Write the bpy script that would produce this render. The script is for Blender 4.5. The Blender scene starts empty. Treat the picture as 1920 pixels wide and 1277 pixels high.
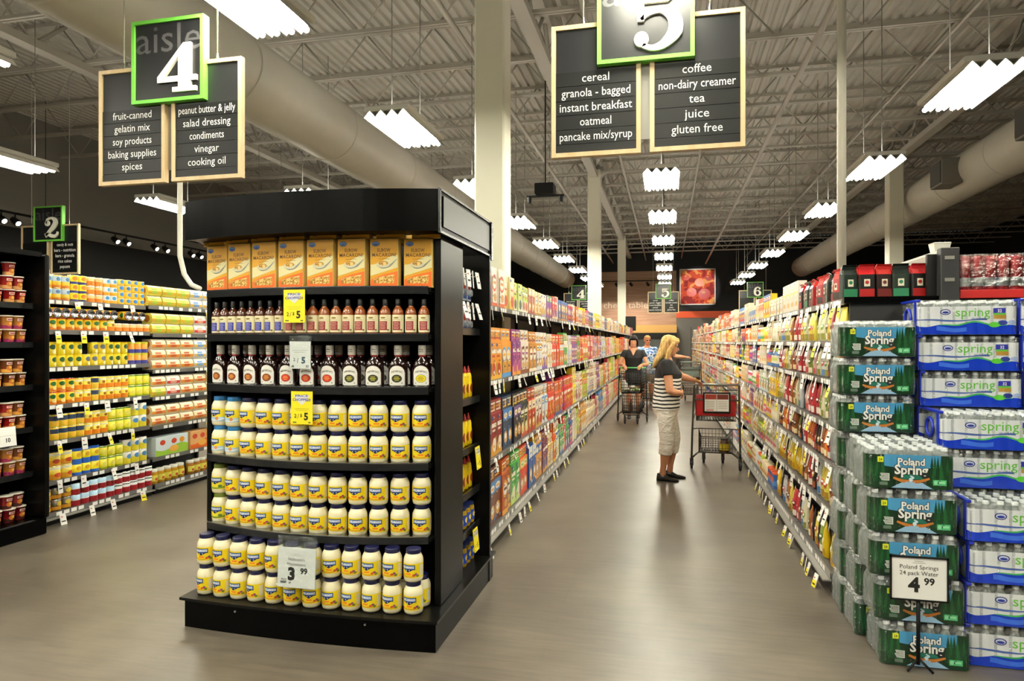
import bpy, math, random
from math import sin, cos, pi, radians, sqrt, atan2
from mathutils import Vector, Matrix
from mathutils.geometry import tessellate_polygon
SC = bpy.context.scene
COL = SC.collection
# ---------------------------------------------------------------- camera, exposure, world
cam = bpy.data.objects.new('camera', bpy.data.cameras.new('camera'))
COL.objects.link(cam)
cam.data.sensor_fit = 'HORIZONTAL'; cam.data.sensor_width = 36.0
cam.data.lens = 36.0 * 1260 / 1920
cam.data.shift_y = 0.0018
cam.data.clip_end = 200
cam.location = (0, 0, 1.56); cam.rotation_euler = (radians(90), 0, radians(12.96))
SC.camera = cam
SC.view_settings.view_transform = 'Standard'; SC.view_settings.look = 'None'
SC.view_settings.exposure = 0.58; SC.view_settings.gamma = 1.0
SC.view_settings.use_curve_mapping = False
SC.cycles.use_denoising = True
SC.cycles.max_bounces = 7; SC.cycles.diffuse_bounces = 4; SC.cycles.glossy_bounces = 3
SC.cycles.transmission_bounces = 5; SC.cycles.transparent_max_bounces = 10
SC.cycles.sample_clamp_indirect = 6.0
SC.cycles.caustics_reflective = False; SC.cycles.caustics_refractive = False
W = bpy.data.worlds.new('world'); SC.world = W; W.use_nodes = True
W.node_tree.nodes['Background'].inputs[0].default_value = (.9, .95, 1, 1)
W.node_tree.nodes['Background'].inputs[1].default_value = 0.05
LAMP = 62.0            # radiance of the fluorescent tubes
# ---------------------------------------------------------------- materials
def lin(h):
    h = h.lstrip('#'); o = []
    for i in (0, 2, 4):
        c = int(h[i:i+2], 16) / 255
        o.append(c / 12.92 if c <= .04045 else ((c + .055) / 1.055) ** 2.4)
    return (*o, 1)
_M = {}
def M(h, rough=.5, metal=0, spec=.5, trans=0, alpha=1, emit=0, vary=0, coat=0):
    k = (h, rough, metal, spec, trans, alpha, emit, vary, coat)
    if k in _M: return _M[k]
    m = bpy.data.materials.new('mat_' + h.strip('#')); m.use_nodes = True
    b = m.node_tree.nodes['Principled BSDF']; I = b.inputs
    I['Base Color'].default_value = lin(h); I['Roughness'].default_value = rough
    I['Metallic'].default_value = metal; I['Specular IOR Level'].default_value = spec
    I['Transmission Weight'].default_value = trans; I['Alpha'].default_value = alpha
    I['Coat Weight'].default_value = coat; I['Coat Roughness'].default_value = .12
    if emit:
        I['Emission Color'].default_value = lin(h); I['Emission Strength'].default_value = emit
    if vary:
        nt = m.node_tree; N = nt.nodes.new('ShaderNodeTexNoise'); N.inputs['Scale'].default_value = 6
        tc = nt.nodes.new('ShaderNodeTexCoord'); nt.links.new(tc.outputs['Object'], N.inputs['Vector'])
        N.inputs['Detail'].default_value = 5
        mx = nt.nodes.new('ShaderNodeMix'); mx.data_type = 'RGBA'
        c = lin(h); mx.inputs[6].default_value = tuple(max(0, v * (1 - vary)) for v in c[:3]) + (1,)
        mx.inputs[7].default_value = tuple(min(1, v * (1 + vary)) for v in c[:3]) + (1,)
        nt.links.new(N.outputs[0], mx.inputs[0]); nt.links.new(mx.outputs[2], I['Base Color'])
    _M[k] = m
    return m
def nodemat(name, fn):
    m = bpy.data.materials.new(name); m.use_nodes = True
    nt = m.node_tree
    fn(nt, nt.nodes, nt.links, nt.nodes['Principled BSDF'])
    return m
def _floor(nt, n, l, b):
    g = n.new('ShaderNodeTexCoord')
    mp = n.new('ShaderNodeMapping'); mp.inputs['Scale'].default_value = (.9, 9, 1)
    l.new(g.outputs['Object'], mp.inputs[0])
    a = n.new('ShaderNodeTexNoise'); a.inputs['Scale'].default_value = 3; a.inputs['Detail'].default_value = 9; a.inputs['Roughness'].default_value = .65
    l.new(mp.outputs[0], a.inputs['Vector'])
    a2 = n.new('ShaderNodeTexNoise'); a2.inputs['Scale'].default_value = 1.6; a2.inputs['Detail'].default_value = 6
    l.new(g.outputs['Object'], a2.inputs['Vector'])
    ad = n.new('ShaderNodeMath'); ad.operation = 'ADD'
    l.new(a.outputs[0], ad.inputs[0]); l.new(a2.outputs[0], ad.inputs[1])
    r = n.new('ShaderNodeValToRGB'); r.color_ramp.elements[0].position = .38; r.color_ramp.elements[1].position = .66
    hf = n.new('ShaderNodeMath'); hf.operation = 'MULTIPLY'; hf.inputs[1].default_value = .5
    l.new(ad.outputs[0], hf.inputs[0]); l.new(hf.outputs[0], r.inputs[0])
    r.color_ramp.elements[0].color = lin('504840'); r.color_ramp.elements[1].color = lin('726a5d')
    # long planks with thin joints
    br = n.new('ShaderNodeTexBrick'); br.inputs['Scale'].default_value = 1; br.inputs['Brick Width'].default_value = 1.2
    br.inputs['Row Height'].default_value = .2; br.inputs['Mortar Size'].default_value = .0012
    br.inputs['Color1'].default_value = (1, 1, 1, 1); br.inputs['Color2'].default_value = (.93, .93, .93, 1); br.inputs['Mortar'].default_value = (.8, .8, .8, 1)
    l.new(g.outputs['Object'], br.inputs['Vector'])
    mx = n.new('ShaderNodeMix'); mx.data_type = 'RGBA'; mx.blend_type = 'MULTIPLY'; mx.inputs[0].default_value = 1
    l.new(r.outputs[0], mx.inputs[6]); l.new(br.outputs[0], mx.inputs[7])
    l.new(mx.outputs[2], b.inputs['Base Color'])
    rr = n.new('ShaderNodeMapRange'); rr.inputs[3].default_value = .24; rr.inputs[4].default_value = .46
    l.new(a.outputs[0], rr.inputs[0]); l.new(rr.outputs[0], b.inputs['Roughness'])
    b.inputs['Specular IOR Level'].default_value = .6
    bp = n.new('ShaderNodeBump'); bp.inputs['Strength'].default_value = .08; bp.inputs['Distance'].default_value = .01
    l.new(a.outputs[0], bp.inputs['Height']); l.new(bp.outputs[0], b.inputs['Normal'])
def _wood(c1, c2, scale):
    def f(nt, n, l, b):
        g = n.new('ShaderNodeTexCoord'); mp = n.new('ShaderNodeMapping'); mp.inputs['Scale'].default_value = scale
        l.new(g.outputs['Object'], mp.inputs[0])
        a = n.new('ShaderNodeTexNoise'); a.inputs['Scale'].default_value = 2; a.inputs['Detail'].default_value = 7
        l.new(mp.outputs[0], a.inputs['Vector'])
        r = n.new('ShaderNodeValToRGB'); r.color_ramp.elements[0].position = .35; r.color_ramp.elements[1].position = .65
        r.color_ramp.elements[0].color = lin(c1); r.color_ramp.elements[1].color = lin(c2)
        l.new(a.outputs[0], r.inputs[0]); l.new(r.outputs[0], b.inputs['Base Color']); b.inputs['Roughness'].default_value = .5
    return f
def _film(nt, n, l, b, mixv=.24):
    # thin clear shrink film: mostly see-through with a wrinkled gloss
    n.remove(b); out = n['Material Output']
    t = n.new('ShaderNodeBsdfTransparent'); t.inputs[0].default_value = (.95, .97, .97, 1)
    gl = n.new('ShaderNodeBsdfGlossy'); gl.inputs['Roughness'].default_value = .07
    nz = n.new('ShaderNodeTexNoise'); nz.inputs['Scale'].default_value = 26; nz.inputs['Detail'].default_value = 4
    tc = n.new('ShaderNodeTexCoord'); l.new(tc.outputs['Object'], nz.inputs['Vector'])
    bp = n.new('ShaderNodeBump'); bp.inputs['Strength'].default_value = 1; bp.inputs['Distance'].default_value = .05
    l.new(nz.outputs[0], bp.inputs['Height']); l.new(bp.outputs[0], gl.inputs['Normal'])
    mx = n.new('ShaderNodeMixShader'); mx.inputs[0].default_value = mixv
    l.new(t.outputs[0], mx.inputs[1]); l.new(gl.outputs[0], mx.inputs[2]); l.new(mx.outputs[0], out.inputs[0])
def _stripes(nt, n, l, b):
    g = n.new('ShaderNodeTexCoord'); s = n.new('ShaderNodeSeparateXYZ'); l.new(g.outputs['Object'], s.inputs[0])
    nz = n.new('ShaderNodeTexNoise'); nz.inputs['Scale'].default_value = 5; l.new(g.outputs['Object'], nz.inputs['Vector'])
    m1 = n.new('ShaderNodeMath'); m1.operation = 'MULTIPLY_ADD'; m1.inputs[1].default_value = .035
    l.new(nz.outputs[0], m1.inputs[0]); l.new(s.outputs[2], m1.inputs[2])
    m2 = n.new('ShaderNodeMath'); m2.operation = 'MULTIPLY'; m2.inputs[1].default_value = 1 / .042; l.new(m1.outputs[0], m2.inputs[0])
    m3 = n.new('ShaderNodeMath'); m3.operation = 'FRACT'; l.new(m2.outputs[0], m3.inputs[0])
    m4 = n.new('ShaderNodeMath'); m4.operation = 'GREATER_THAN'; m4.inputs[1].default_value = .42; l.new(m3.outputs[0], m4.inputs[0])
    m5 = n.new('ShaderNodeMath'); m5.operation = 'LESS_THAN'; m5.inputs[1].default_value = 1.19; l.new(m1.outputs[0], m5.inputs[0])
    m6 = n.new('ShaderNodeMath'); m6.operation = 'MULTIPLY'; l.new(m4.outputs[0], m6.inputs[0]); l.new(m5.outputs[0], m6.inputs[1])
    mx = n.new('ShaderNodeMix'); mx.data_type = 'RGBA'; mx.inputs[6].default_value = lin('101012'); mx.inputs[7].default_value = lin('e9e6df')
    l.new(m6.outputs[0], mx.inputs[0]); l.new(mx.outputs[2], b.inputs['Base Color']); b.inputs['Roughness'].default_value = .85
def _blot(c1, c2, c3, sc):
    def f(nt, n, l, b):
        g = n.new('ShaderNodeTexCoord'); nz = n.new('ShaderNodeTexNoise'); nz.inputs['Scale'].default_value = sc; nz.inputs['Detail'].default_value = 3
        l.new(g.outputs['Object'], nz.inputs['Vector'])
        r = n.new('ShaderNodeValToRGB'); r.color_ramp.interpolation = 'CONSTANT'
        e = r.color_ramp.elements; e[0].color = lin(c1); e[1].position = .47; e[1].color = lin(c2)
        x = e.new(.57); x.color = lin(c3)
        l.new(nz.outputs[0], r.inputs[0]); l.new(r.outputs[0], b.inputs['Base Color']); b.inputs['Roughness'].default_value = .7
    return f
FLOOR = nodemat('floor_planks', _floor)
WOODWALL = nodemat('wood_wall', _wood('a07a5a', 'b8937a', (.3, 1, 6)))
ASH = nodemat('pale_ash', _wood('cdb183', 'dcc49a', (8, 8, 1.2)))
FILM = nodemat('shrink_film', _film); SLEEVE = nodemat('clear_sleeve', lambda *a: _film(*a, .05))
STRIPE = nodemat('striped_knit', _stripes)
HAWAII = nodemat('blue_print_cotton', _blot('2c5f9c', 'dfe8f2', '5a93cc', 14))
NOODLE = nodemat('pasta_window', _blot('9a6a24', 'd0a550', 'e2c684', 110))
FOODART = nodemat('food_photo', _blot('9c1c10', 'd8481c', 'f0a050', 2.2))
BLACK = M('#020202', .3, 0, .06); BLACKM = M('#0a0a0a', .55, 0, .3); SATIN = M('#090908', .28, 0, .16)
RAIL = M('#2c2d2e', .25, .6); CHROME = M('#b9bbbb', .22, 1); STEEL = M('#8a8b8a', .35, .9)
WHITE = M('#eeece6', .5); PAPER = M('#eeede8', .6); CREAM = M('#e9e2c4', .45)
GREYM = M('#8d8b84', .45, .4); INK = M('#15130f', .6); PANEL = M('#1d1e20', .33, 0, .45); STRIPB = M('#0c0e0d', .45, 0, .3)
GREEN = M('#76d04b', .45); YEL = M('#f3e21c', .55); RED = M('#c01a1e', .5)
# ---------------------------------------------------------------- mesh builder
class MB:
    def __init__(s): s.V = []; s.F = []; s.I = []; s.S = []; s.mats = []; s.ix = {}
    def add(s, vs, fs, m, sm=False):
        if m not in s.ix: s.ix[m] = len(s.mats); s.mats.append(m)
        k = len(s.V); i = s.ix[m]; s.V += [tuple(v) for v in vs]
        for f in fs: s.F.append([a + k for a in f]); s.I.append(i); s.S.append(sm)
        return s
    def box(s, x0, x1, y0, y1, z0, z1, m, b=0):
        if b <= 0:
            v = [(x, y, z) for x in (x0, x1) for y in (y0, y1) for z in (z0, z1)]
            return s.add(v, [(0,1,3,2),(4,6,7,5),(0,4,5,1),(2,3,7,6),(0,2,6,4),(1,5,7,3)], m)
        vs = []; idx = {}
        C = ((x0, x1), (y0, y1), (z0, z1)); SG = (1, -1)
        for i in (0, 1):
            for j in (0, 1):
                for k in (0, 1):
                    for ax in (0, 1, 2):
                        p = [C[0][i], C[1][j], C[2][k]]
                        for a2, q in ((0, i), (1, j), (2, k)):
                            if a2 != ax: p[a2] += b * SG[q]
                        idx[i, j, k, ax] = len(vs); vs.append(p)
        fs = []
        for ax in (0, 1, 2):
            o = [a for a in (0, 1, 2) if a != ax]
            for q in (0, 1):
                r = []
                for u, w in ((0,0),(1,0),(1,1),(0,1)):
                    t = [0,0,0]; t[ax] = q; t[o[0]] = u; t[o[1]] = w; r.append(idx[(*t, ax)])
                fs.append(r)
            for u in (0, 1):
                for w in (0, 1):
                    r = []
                    for q, a2 in ((0, o[0]), (1, o[0]), (1, o[1]), (0, o[1])):
                        t = [0,0,0]; t[ax] = q; t[o[0]] = u; t[o[1]] = w; r.append(idx[(*t, a2)])
                    fs.append(r)
        for i in (0, 1):
            for j in (0, 1):
                for k in (0, 1): fs.append([idx[i, j, k, a] for a in (0, 1, 2)])
        # orient outwards
        c = Vector(((x0+x1)/2, (y0+y1)/2, (z0+z1)/2)); V = [Vector(v) for v in vs]
        for n, f in enumerate(fs):
            nn = (V[f[1]] - V[f[0]]).cross(V[f[2]] - V[f[0]])
            if nn.dot(sum((V[a] for a in f), Vector()) / len(f) - c) < 0: fs[n] = f[::-1]
        return s.add(vs, fs, m)
    def lathe(s, prof, n, m, c=(0, 0, 0), sm=True, cap=True, sx=1, sy=1):
        vs = []; fs = []; k = len(prof)
        for r, z in prof:
            for i in range(n):
                a = 2 * pi * i / n; vs.append((c[0] + r * cos(a) * sx, c[1] + r * sin(a) * sy, c[2] + z))
        for j in range(k - 1):
            for i in range(n):
                i2 = (i + 1) % n; fs.append((j*n+i, j*n+i2, (j+1)*n+i2, (j+1)*n+i))
        s.add(vs, fs, m, sm)
        if cap:
            s.add(vs[:n], [list(range(n))[::-1]], m); s.add(vs[-n:], [list(range(n))], m)
        return s
    def tube(s, pts, r, n, m, closed=False, sm=True, sq=0):
        P = [Vector(p) for p in pts]; K = len(P); vs = []; fs = []
        rs = r if isinstance(r, (list, tuple)) else [r] * K
        prev = None
        for i in range(K):
            if closed: d = P[(i+1) % K] - P[i-1]
            else: d = P[min(i+1, K-1)] - P[max(i-1, 0)]
            d = d.normalized() if d.length > 1e-9 else Vector((0, 0, 1))
            if prev is None:
                u = d.cross(Vector((0, 0, 1)) if abs(d.z) < .9 else Vector((1, 0, 0))).normalized()
            else: u = (prev - d * prev.dot(d)).normalized()
            prev = u; w = d.cross(u)
            for j in range(n):
                a = 2 * pi * (j + sq) / n; vs.append(P[i] + (u * cos(a) + w * sin(a)) * rs[i])
        L = K if closed else K - 1
        for i in range(L):
            i2 = (i + 1) % K
            for j in range(n):
                j2 = (j + 1) % n; fs.append((i*n+j, i*n+j2, i2*n+j2, i2*n+j))
        if not closed: fs += [list(range(n))[::-1], [(K-1)*n+j for j in range(n)]]
        return s.add(vs, fs, m, sm)
    def loft(s, rings, m, sm=True, cap=True):
        n = len(rings[0]); vs = [v for r in rings for v in r]; fs = []
        for i in range(len(rings) - 1):
            for j in range(n):
                j2 = (j + 1) % n; fs.append((i*n+j, i*n+j2, (i+1)*n+j2, (i+1)*n+j))
        if cap: fs += [list(range(n))[::-1], [(len(rings)-1)*n+j for j in range(n)]]
        return s.add(vs, fs, m, sm)
    def decal(s, shape, mp, m, eps):
        v, f = shape
        return s.add([mp(a, b, eps) for a, b in v], f, m)
    def mesh(s, name):
        me = bpy.data.meshes.new(name); me.from_pydata(s.V, [], s.F)
        for m in s.mats: me.materials.append(m)
        me.polygons.foreach_set('material_index', s.I); me.polygons.foreach_set('use_smooth', s.S)
        me.update(); return me
    def build(s, name, parent=None, loc=(0, 0, 0), rz=0): return obj(name, s.mesh(name), parent, loc, rz)
# ---------------------------------------------------------------- objects, tags, copies
KIDS = {}
def link(o, parent):
    COL.objects.link(o)
    if parent is not None:
        o.parent = parent; KIDS.setdefault(parent.name, []).append(o)
    return o
def obj(name, me, parent=None, loc=(0, 0, 0), rz=0):
    o = bpy.data.objects.new(name, me); o.location = loc
    if rz: o.rotation_euler = (0, 0, rz)
    return link(o, parent)
def tag(o, label=None, cat=None, group=None, kind=None):
    for k, v in (('label', label), ('category', cat), ('group', group), ('kind', kind)):
        if v: o[k] = v
    return o
def thing(name, label, cat, loc=(0, 0, 0), rz=0, group=None):
    o = bpy.data.objects.new(name, None); o.empty_display_size = .05; o.location = loc; o.rotation_euler = (0, 0, rz)
    return tag(link(o, None), label, cat, group)
def dup(o, parent=None):
    c = o.copy()
    if parent is not None: c.parent = parent
    COL.objects.link(c)
    if parent is not None: KIDS.setdefault(parent.name, []).append(c)
    for k in list(KIDS.get(o.name, [])): dup(k, c)
    return c
PROTO = {}
def place(key, builder, loc, rz, label, group=None):
    if key not in PROTO: o = PROTO[key] = builder()
    else: o = dup(PROTO[key])
    o.location = loc; o.rotation_euler = (0, 0, rz); o['label'] = label
    if group: o['group'] = group
    return o
def struct(o, label=None): return tag(o, label, kind='structure')
ORD = 'first second third fourth fifth sixth seventh eighth ninth tenth eleventh twelfth'.split()
def nth(i):     # 0-based
    if i < 12: return ORD[i]
    k = i + 1; return '%d%s' % (k, 'th' if 10 <= k % 100 <= 20 else {1: 'st', 2: 'nd', 3: 'rd'}.get(k % 10, 'th'))
# ---------------------------------------------------------------- flat shapes and lettering
_T = {}
def txt(t, size, cx=0, cy=0, bold=0, width=None, align='C', spacing=1):
    k = (t, bold, spacing)
    if k not in _T:
        c = bpy.data.curves.new('t', 'FONT'); c.body = t; c.size = 1; c.resolution_u = 2; c.offset = bold; c.space_character = spacing
        o = bpy.data.objects.new('t', c); me = bpy.data.meshes.new_from_object(o)
        v = [(p.co.x, p.co.y) for p in me.vertices]; f = [list(p.vertices) for p in me.polygons]
        bpy.data.objects.remove(o); bpy.data.meshes.remove(me); bpy.data.curves.remove(c)
        a = min(p[0] for p in v); b = max(p[0] for p in v)
        _T[k] = ([(x - (a + b) / 2, y) for x, y in v], f, b - a)
    v, f, w = _T[k]; sx = size if width is None else width / w
    ox = {'C': 0, 'L': w * sx / 2, 'R': -w * sx / 2}[align]
    return [(cx + ox + x * sx, cy + y * size) for x, y in v], f
def rect(x0, x1, y0, y1, n=1):
    v = []; f = []
    for i in range(n + 1):
        x = x0 + (x1 - x0) * i / n; v += [(x, y0), (x, y1)]
        if i: f.append((2*i-2, 2*i, 2*i+1, 2*i-1))
    return v, f
def ell(cx, cy, rx, ry, n=16):
    v = [(cx, cy)]; f = []
    for k in (.5, 1): v += [(cx + k * rx * cos(2*pi*i/n), cy + k * ry * sin(2*pi*i/n)) for i in range(n)]
    for i in range(n):
        j = (i + 1) % n; f += [(0, 1 + i, 1 + j), (1 + i, 1 + n + i, 1 + n + j, 1 + j)]
    return v, f
def poly(p):
    t = tessellate_polygon([[Vector((x, y, 0)) for x, y in p]]); f = []
    for a, b, c in t:
        ar = (p[b][0]-p[a][0])*(p[c][1]-p[a][1]) - (p[c][0]-p[a][0])*(p[b][1]-p[a][1])
        f.append((a, b, c) if ar > 0 else (a, c, b))
    return list(p), f
def band(xs, lo, hi):   # area between two curves
    v = []; f = []
    for i, x in enumerate(xs):
        v += [(x, lo(x)), (x, hi(x))]
        if i: f.append((2*i-2, 2*i, 2*i+1, 2*i-1))
    return v, f
def lin_sp(a, b, n): return [a + (b - a) * i / n for i in range(n + 1)]
def front(y=0, x=0, z=0, tilt=0): return lambda s, t, e: (x + s, y - e, z + t)     # faces -Y
def cylmap(R, c=(0, 0), z=0, rot=0): return lambda s, t, e: (c[0] + (R + e) * sin(s / R + rot), c[1] - (R + e) * cos(s / R + rot), z + t)
def stroke(P, W, n=10):      # thick smooth stroke with varying half-width -> outline polygon strip
    pts = []; k = len(P)
    for i in range(k - 1):
        p0 = P[max(i-1, 0)]; p1 = P[i]; p2 = P[i+1]; p3 = P[min(i+2, k-1)]
        for j in range(n):
            t = j / n
            q = [.5*((2*p1[a]) + (-p0[a]+p2[a])*t + (2*p0[a]-5*p1[a]+4*p2[a]-p3[a])*t*t + (-p0[a]+3*p1[a]-3*p2[a]+p3[a])*t**3) for a in (0, 1)]
            pts.append((q[0], q[1], W[i] + (W[i+1] - W[i]) * t))
    pts.append((*P[-1], W[-1])); v = []; f = []
    for i, (x, y, w) in enumerate(pts):
        a = pts[max(i-1, 0)]; b = pts[min(i+1, len(pts)-1)]; dx, dy = b[0]-a[0], b[1]-a[1]; L = sqrt(dx*dx+dy*dy) or 1
        v += [(x + dy/L*w, y - dx/L*w), (x - dy/L*w, y + dx/L*w)]
        if i: f.append((2*i-2, 2*i, 2*i+1, 2*i-1))
    return v, f
def slab(d):       # slab-serif digits in a unit box (height 1)
    if d == '4':
        return [poly([(.36,.0),(.92,.0),(.92,.1),(.8,.1),(.8,.21),(.93,.21),(.93,.33),(.8,.33),(.8,1),(.62,1),(0,.33),(0,.21),(.5,.21),(.5,.1),(.36,.1)]) , ('hole', poly([(.17,.33),(.5,.33),(.5,.72)]))]
    if d == '5':
        return [poly([(.08,.52),(.2,.52),(.2,.84),(.62,.84),(.8,.98),(.84,1.0),(.76,1.0),(.08,1.0)]), stroke([(.14,.55),(.3,.67),(.52,.7),(.72,.55),(.74,.3),(.55,.09),(.35,.03),(.17,.09)], [.03,.05,.07,.12,.13,.08,.05,.04]), ell(.15,.2,.13,.14,20)]
    if d == '2':
        return [stroke([(.16,.7),(.2,.88),(.42,.95),(.62,.88),(.68,.72),(.55,.5),(.3,.28),(.12,.1)], [.05,.05,.05,.1,.13,.12,.08,.05]), ell(.2,.7,.14,.14,20), stroke([(.08,.1),(.25,.16),(.45,.08),(.65,.06),(.78,.15),(.8,.28)], [.1,.08,.09,.08,.05,.03])]
    if d == '6':
        return [stroke([(.7,.86),(.5,.95),(.28,.84),(.17,.55),(.2,.22),(.42,.05),(.66,.14),(.72,.34),(.6,.54),(.42,.58),(.26,.48)], [.06,.05,.09,.12,.11,.06,.1,.12,.08,.04,.04]), ell(.68,.8,.1,.1,16)]
def extrude(mb, shape, mp, e0, e1, m):
    v, f = shape; n = len(v)
    cnt = {}
    for q in f:
        for i in range(len(q)):
            a, b = q[i], q[(i+1) % len(q)]; cnt[(a, b)] = 1
    side = [(a, b) for a, b in cnt if (b, a) not in cnt]
    V = [mp(x, y, e1) for x, y in v] + [mp(x, y, e0) for x, y in v]
    mb.add(V, list(f) + [(a, a + n, b + n, b) for a, b in side], m)
def holed(outer, hole):
    p = list(outer) + list(hole); f = []
    for a, b, c in tessellate_polygon([[Vector((x, y, 0)) for x, y in outer], [Vector((x, y, 0)) for x, y in hole]]):
        ar = (p[b][0]-p[a][0])*(p[c][1]-p[a][1]) - (p[c][0]-p[a][0])*(p[b][1]-p[a][1])
        f.append((a, b, c) if ar > 0 else (a, c, b))
    return p, f
def digit(d, size, cx, cy):
    if d == '4':
        L = [holed([(.36,0),(.92,0),(.92,.1),(.8,.1),(.8,.21),(.93,.21),(.93,.33),(.8,.33),(.8,1),(.62,1),(0,.33),(0,.21),(.5,.21),(.5,.1),(.36,.1)], [(.17,.33),(.5,.33),(.5,.74)])]
    else: L = slab(d)
    return [([(cx + (x - .46) * size, cy + y * size) for x, y in v], f) for v, f in L]
# ---------------------------------------------------------------- room shell
DECKZ, CHORDZ = 6.85, 6.1
XL, XR, YB, YF = -14.6, 14.5, 36.0, -9.0
def setting():
    mb = MB(); mb.box(XL - .2, XR + .2, YF - .2, YB + .2, -.1, 0, FLOOR); struct(mb.build('floor'), 'brown-grey plank floor with a dull shine')
    deck = M('#bdb9ac', .6, vary=.1)
    mb = MB(); v = []; f = []; x = XL; k = 0
    prof = []
    while x < XR:
        prof += [(x, 0), (x + .075, 0), (x + .095, .05), (x + .15, .05)]; x += .17
    for px, pz in prof: v += [(px, YF, DECKZ + pz), (px, YB, DECKZ + pz)]
    for i in range(len(prof) - 1): f.append((2*i, 2*i+2, 2*i+3, 2*i+1))
    mb.add(v, f, deck); mb.box(XL - .2, XR + .2, YF - .2, YB + .2, DECKZ + .07, DECKZ + .15, deck)
    struct(mb.build('ceiling'), 'ribbed metal roof deck')
    dk = M('#161615', .7); gr = M('#83807a', .7); dk2 = M('#1d1c1b', .8)
    mb = MB(); mb.box(XL - .2, XL, YF, YB, 0, 4.2, dk); mb.box(XL - .2, XL + .05, YF, YB, 4.2, DECKZ, gr)
    struct(mb.build('wall_left'), 'black wall below a grey upper band')
    mb = MB(); mb.box(XR, XR + .2, YF, YB, 0, DECKZ, dk2); struct(mb.build('wall_right'), 'dark wall beyond the open ceiling')
    mb = MB(); mb.box(XL, XR, YF - .2, YF, 0, DECKZ, M('#34312d', .8)); struct(mb.build('wall_front'), 'store front wall behind the camera')
    mb = MB()
    mb.box(XL, -3.6, YB, YB + .2, 0, DECKZ, dk); mb.box(-3.6, .49, YB, YB + .2, 0, 5.3, WOODWALL)
    mb.box(-3.6, .49, YB, YB + .2, 5.3, DECKZ, dk); mb.box(.49, XR, YB, YB + .2, 3.17, DECKZ, dk)
    mb.box(.49, XR, YB, YB + .2, 0, 2.83, M('#75726b', .7)); mb.box(.49, XR, YB - .03, YB + .2, 2.83, 3.17, M('#ee5a22', .5))
    struct(mb.build('wall_back'), 'back wall of warm timber boards beside black and an orange stripe')
    # wall lettering and food picture
    mb = MB(); mp = front(YB - .01)
    extrude(mb, txt("chef's table", .5, -2.12, 3.36, 0, 2.3), mp, -.01, .05, M('#d9c7ae', .5))
    tag(mb.build('wall_lettering'), "raised pale lettering chef's table on the timber back wall", 'lettering')
    t = thing('wall_picture', 'large orange food photograph hung high on the black back wall', 'picture', (1.55, YB - .05, 3.55))
    mb = MB(); mb.box(-.84, .84, -.03, .03, 0, 1.75, FOODART); mp = front(-.03)
    for cx, cy, r, c in ((-.3,.6,.42,'e0461c'), (.35,.5,.5,'c9301a'), (.1,1.1,.4,'e8762c'), (-.55,1.35,.25,'d8401f'), (.55,1.3,.25,'b82414')):
        mb.decal(ell(cx, cy, r*.6, r*.55, 20), mp, M('#'+c, .4), .004); mb.decal(ell(cx-.05, cy+.08, r*.2, r*.12, 12), mp, M('#ef9a58', .5), .007)
    mb.build('print', t)
    mb = MB()
    for a in ((-.9,-.84,-.04,.04,-.06,1.81), (.84,.9,-.04,.04,-.06,1.81), (-.9,.9,-.04,.04,-.06,0), (-.9,.9,-.04,.04,1.75,1.81)): mb.box(*a, M('#e5ddd0', .5))
    mb.build('picture_frame', t)
    t = thing('service_counter', 'dark deli counter with a lit canopy below the timber wall', 'counter', (-1.4, YB - 1.6, 0))
    MB().box(-2.1, 1.9, 0, .9, 0, 1.05, M('#3a2c22', .5), .02).build('counter_base', t)
    MB().box(-2.15, 1.95, -.08, .95, 1.05, 1.1, M('#8f8a80', .3)).build('counter_top', t)
    mb = MB(); mb.box(-2.1, 1.9, .75, 1.5, 2.0, 2.45, M('#c79a55', .5)); mb.box(-1.0, 1.9, .7, .75, 1.72, 2.05, BLACKM); mb.build('canopy', t)
    MB().box(-.6, 1.8, .6, .7, 1.15, 1.7, M('#4a4d4a', .2)).build('glass_case', t)
    # a screen on a post at the end of the boxes
    t = thing('hanging_screen', 'small black screen with pale flowers picture above the left shelves far end', 'screen', (-1.62, 29.4, 1.96))
    MB().box(-.33, .33, -.04, .04, .1, .72, BLACKM, .01).build('screen_panel', t); MB().box(-.03, .03, -.03, .03, 0, .1, BLACKM).build('post', t)
    # columns
    def column():
        t = thing('steel_column', '', 'column'); t['kind'] = 'structure'
        MB().box(-.17, .17, -.17, .17, 0, CHORDZ + .1, M('#e9e5d0', .45), .02).build('column_shaft', t)
        MB().box(-.25, .25, -.25, .25, CHORDZ + .1, CHORDZ + .14, GREYM).build('cap_plate', t)
        MB().box(-.24, .24, -.24, .24, 0, .03, GREYM).build('base_plate', t); return t
    for x, y, l in ((-1.9, 7.3, 'thick white steel column rising behind the black end display'), (-1.9, 18.2, 'second white steel column along the cereal shelves, left of the centre lights'),
                    (-1.9, 29.5, 'farthest thin white steel column, against the timber back wall'), (5.45, 18.2, 'grey steel column by the large duct beyond the coffee bags')):
        place('column', column, (x, y, 0), 0, l)
    # bar joists across the store, girders along it
    js = M('#b3aea1', .55)
    def joist():
        t = thing('roof_joist', '', 'joist'); t['kind'] = 'structure'
        MB().box(XL, XR, -.035, .035, DECKZ - .06, DECKZ, js).build('top_chord', t)
        mb = MB(); mb.box(XL, XR, -.055, -.012, CHORDZ, CHORDZ + .05, js); mb.box(XL, XR, .012, .055, CHORDZ, CHORDZ + .05, js); mb.build('bottom_chord', t)
        mb = MB(); x = XL; 
        while x < XR - .6:
            mb.tube([(x, 0, DECKZ - .03), (x + .6, 0, CHORDZ + .02)], .014, 4, js); mb.tube([(x + .6, 0, CHORDZ + .02), (x + 1.2, 0, DECKZ - .03)], .014, 4, js); x += 1.2
        mb.build('web', t); return t
    y = -1.35; i = 0
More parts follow.
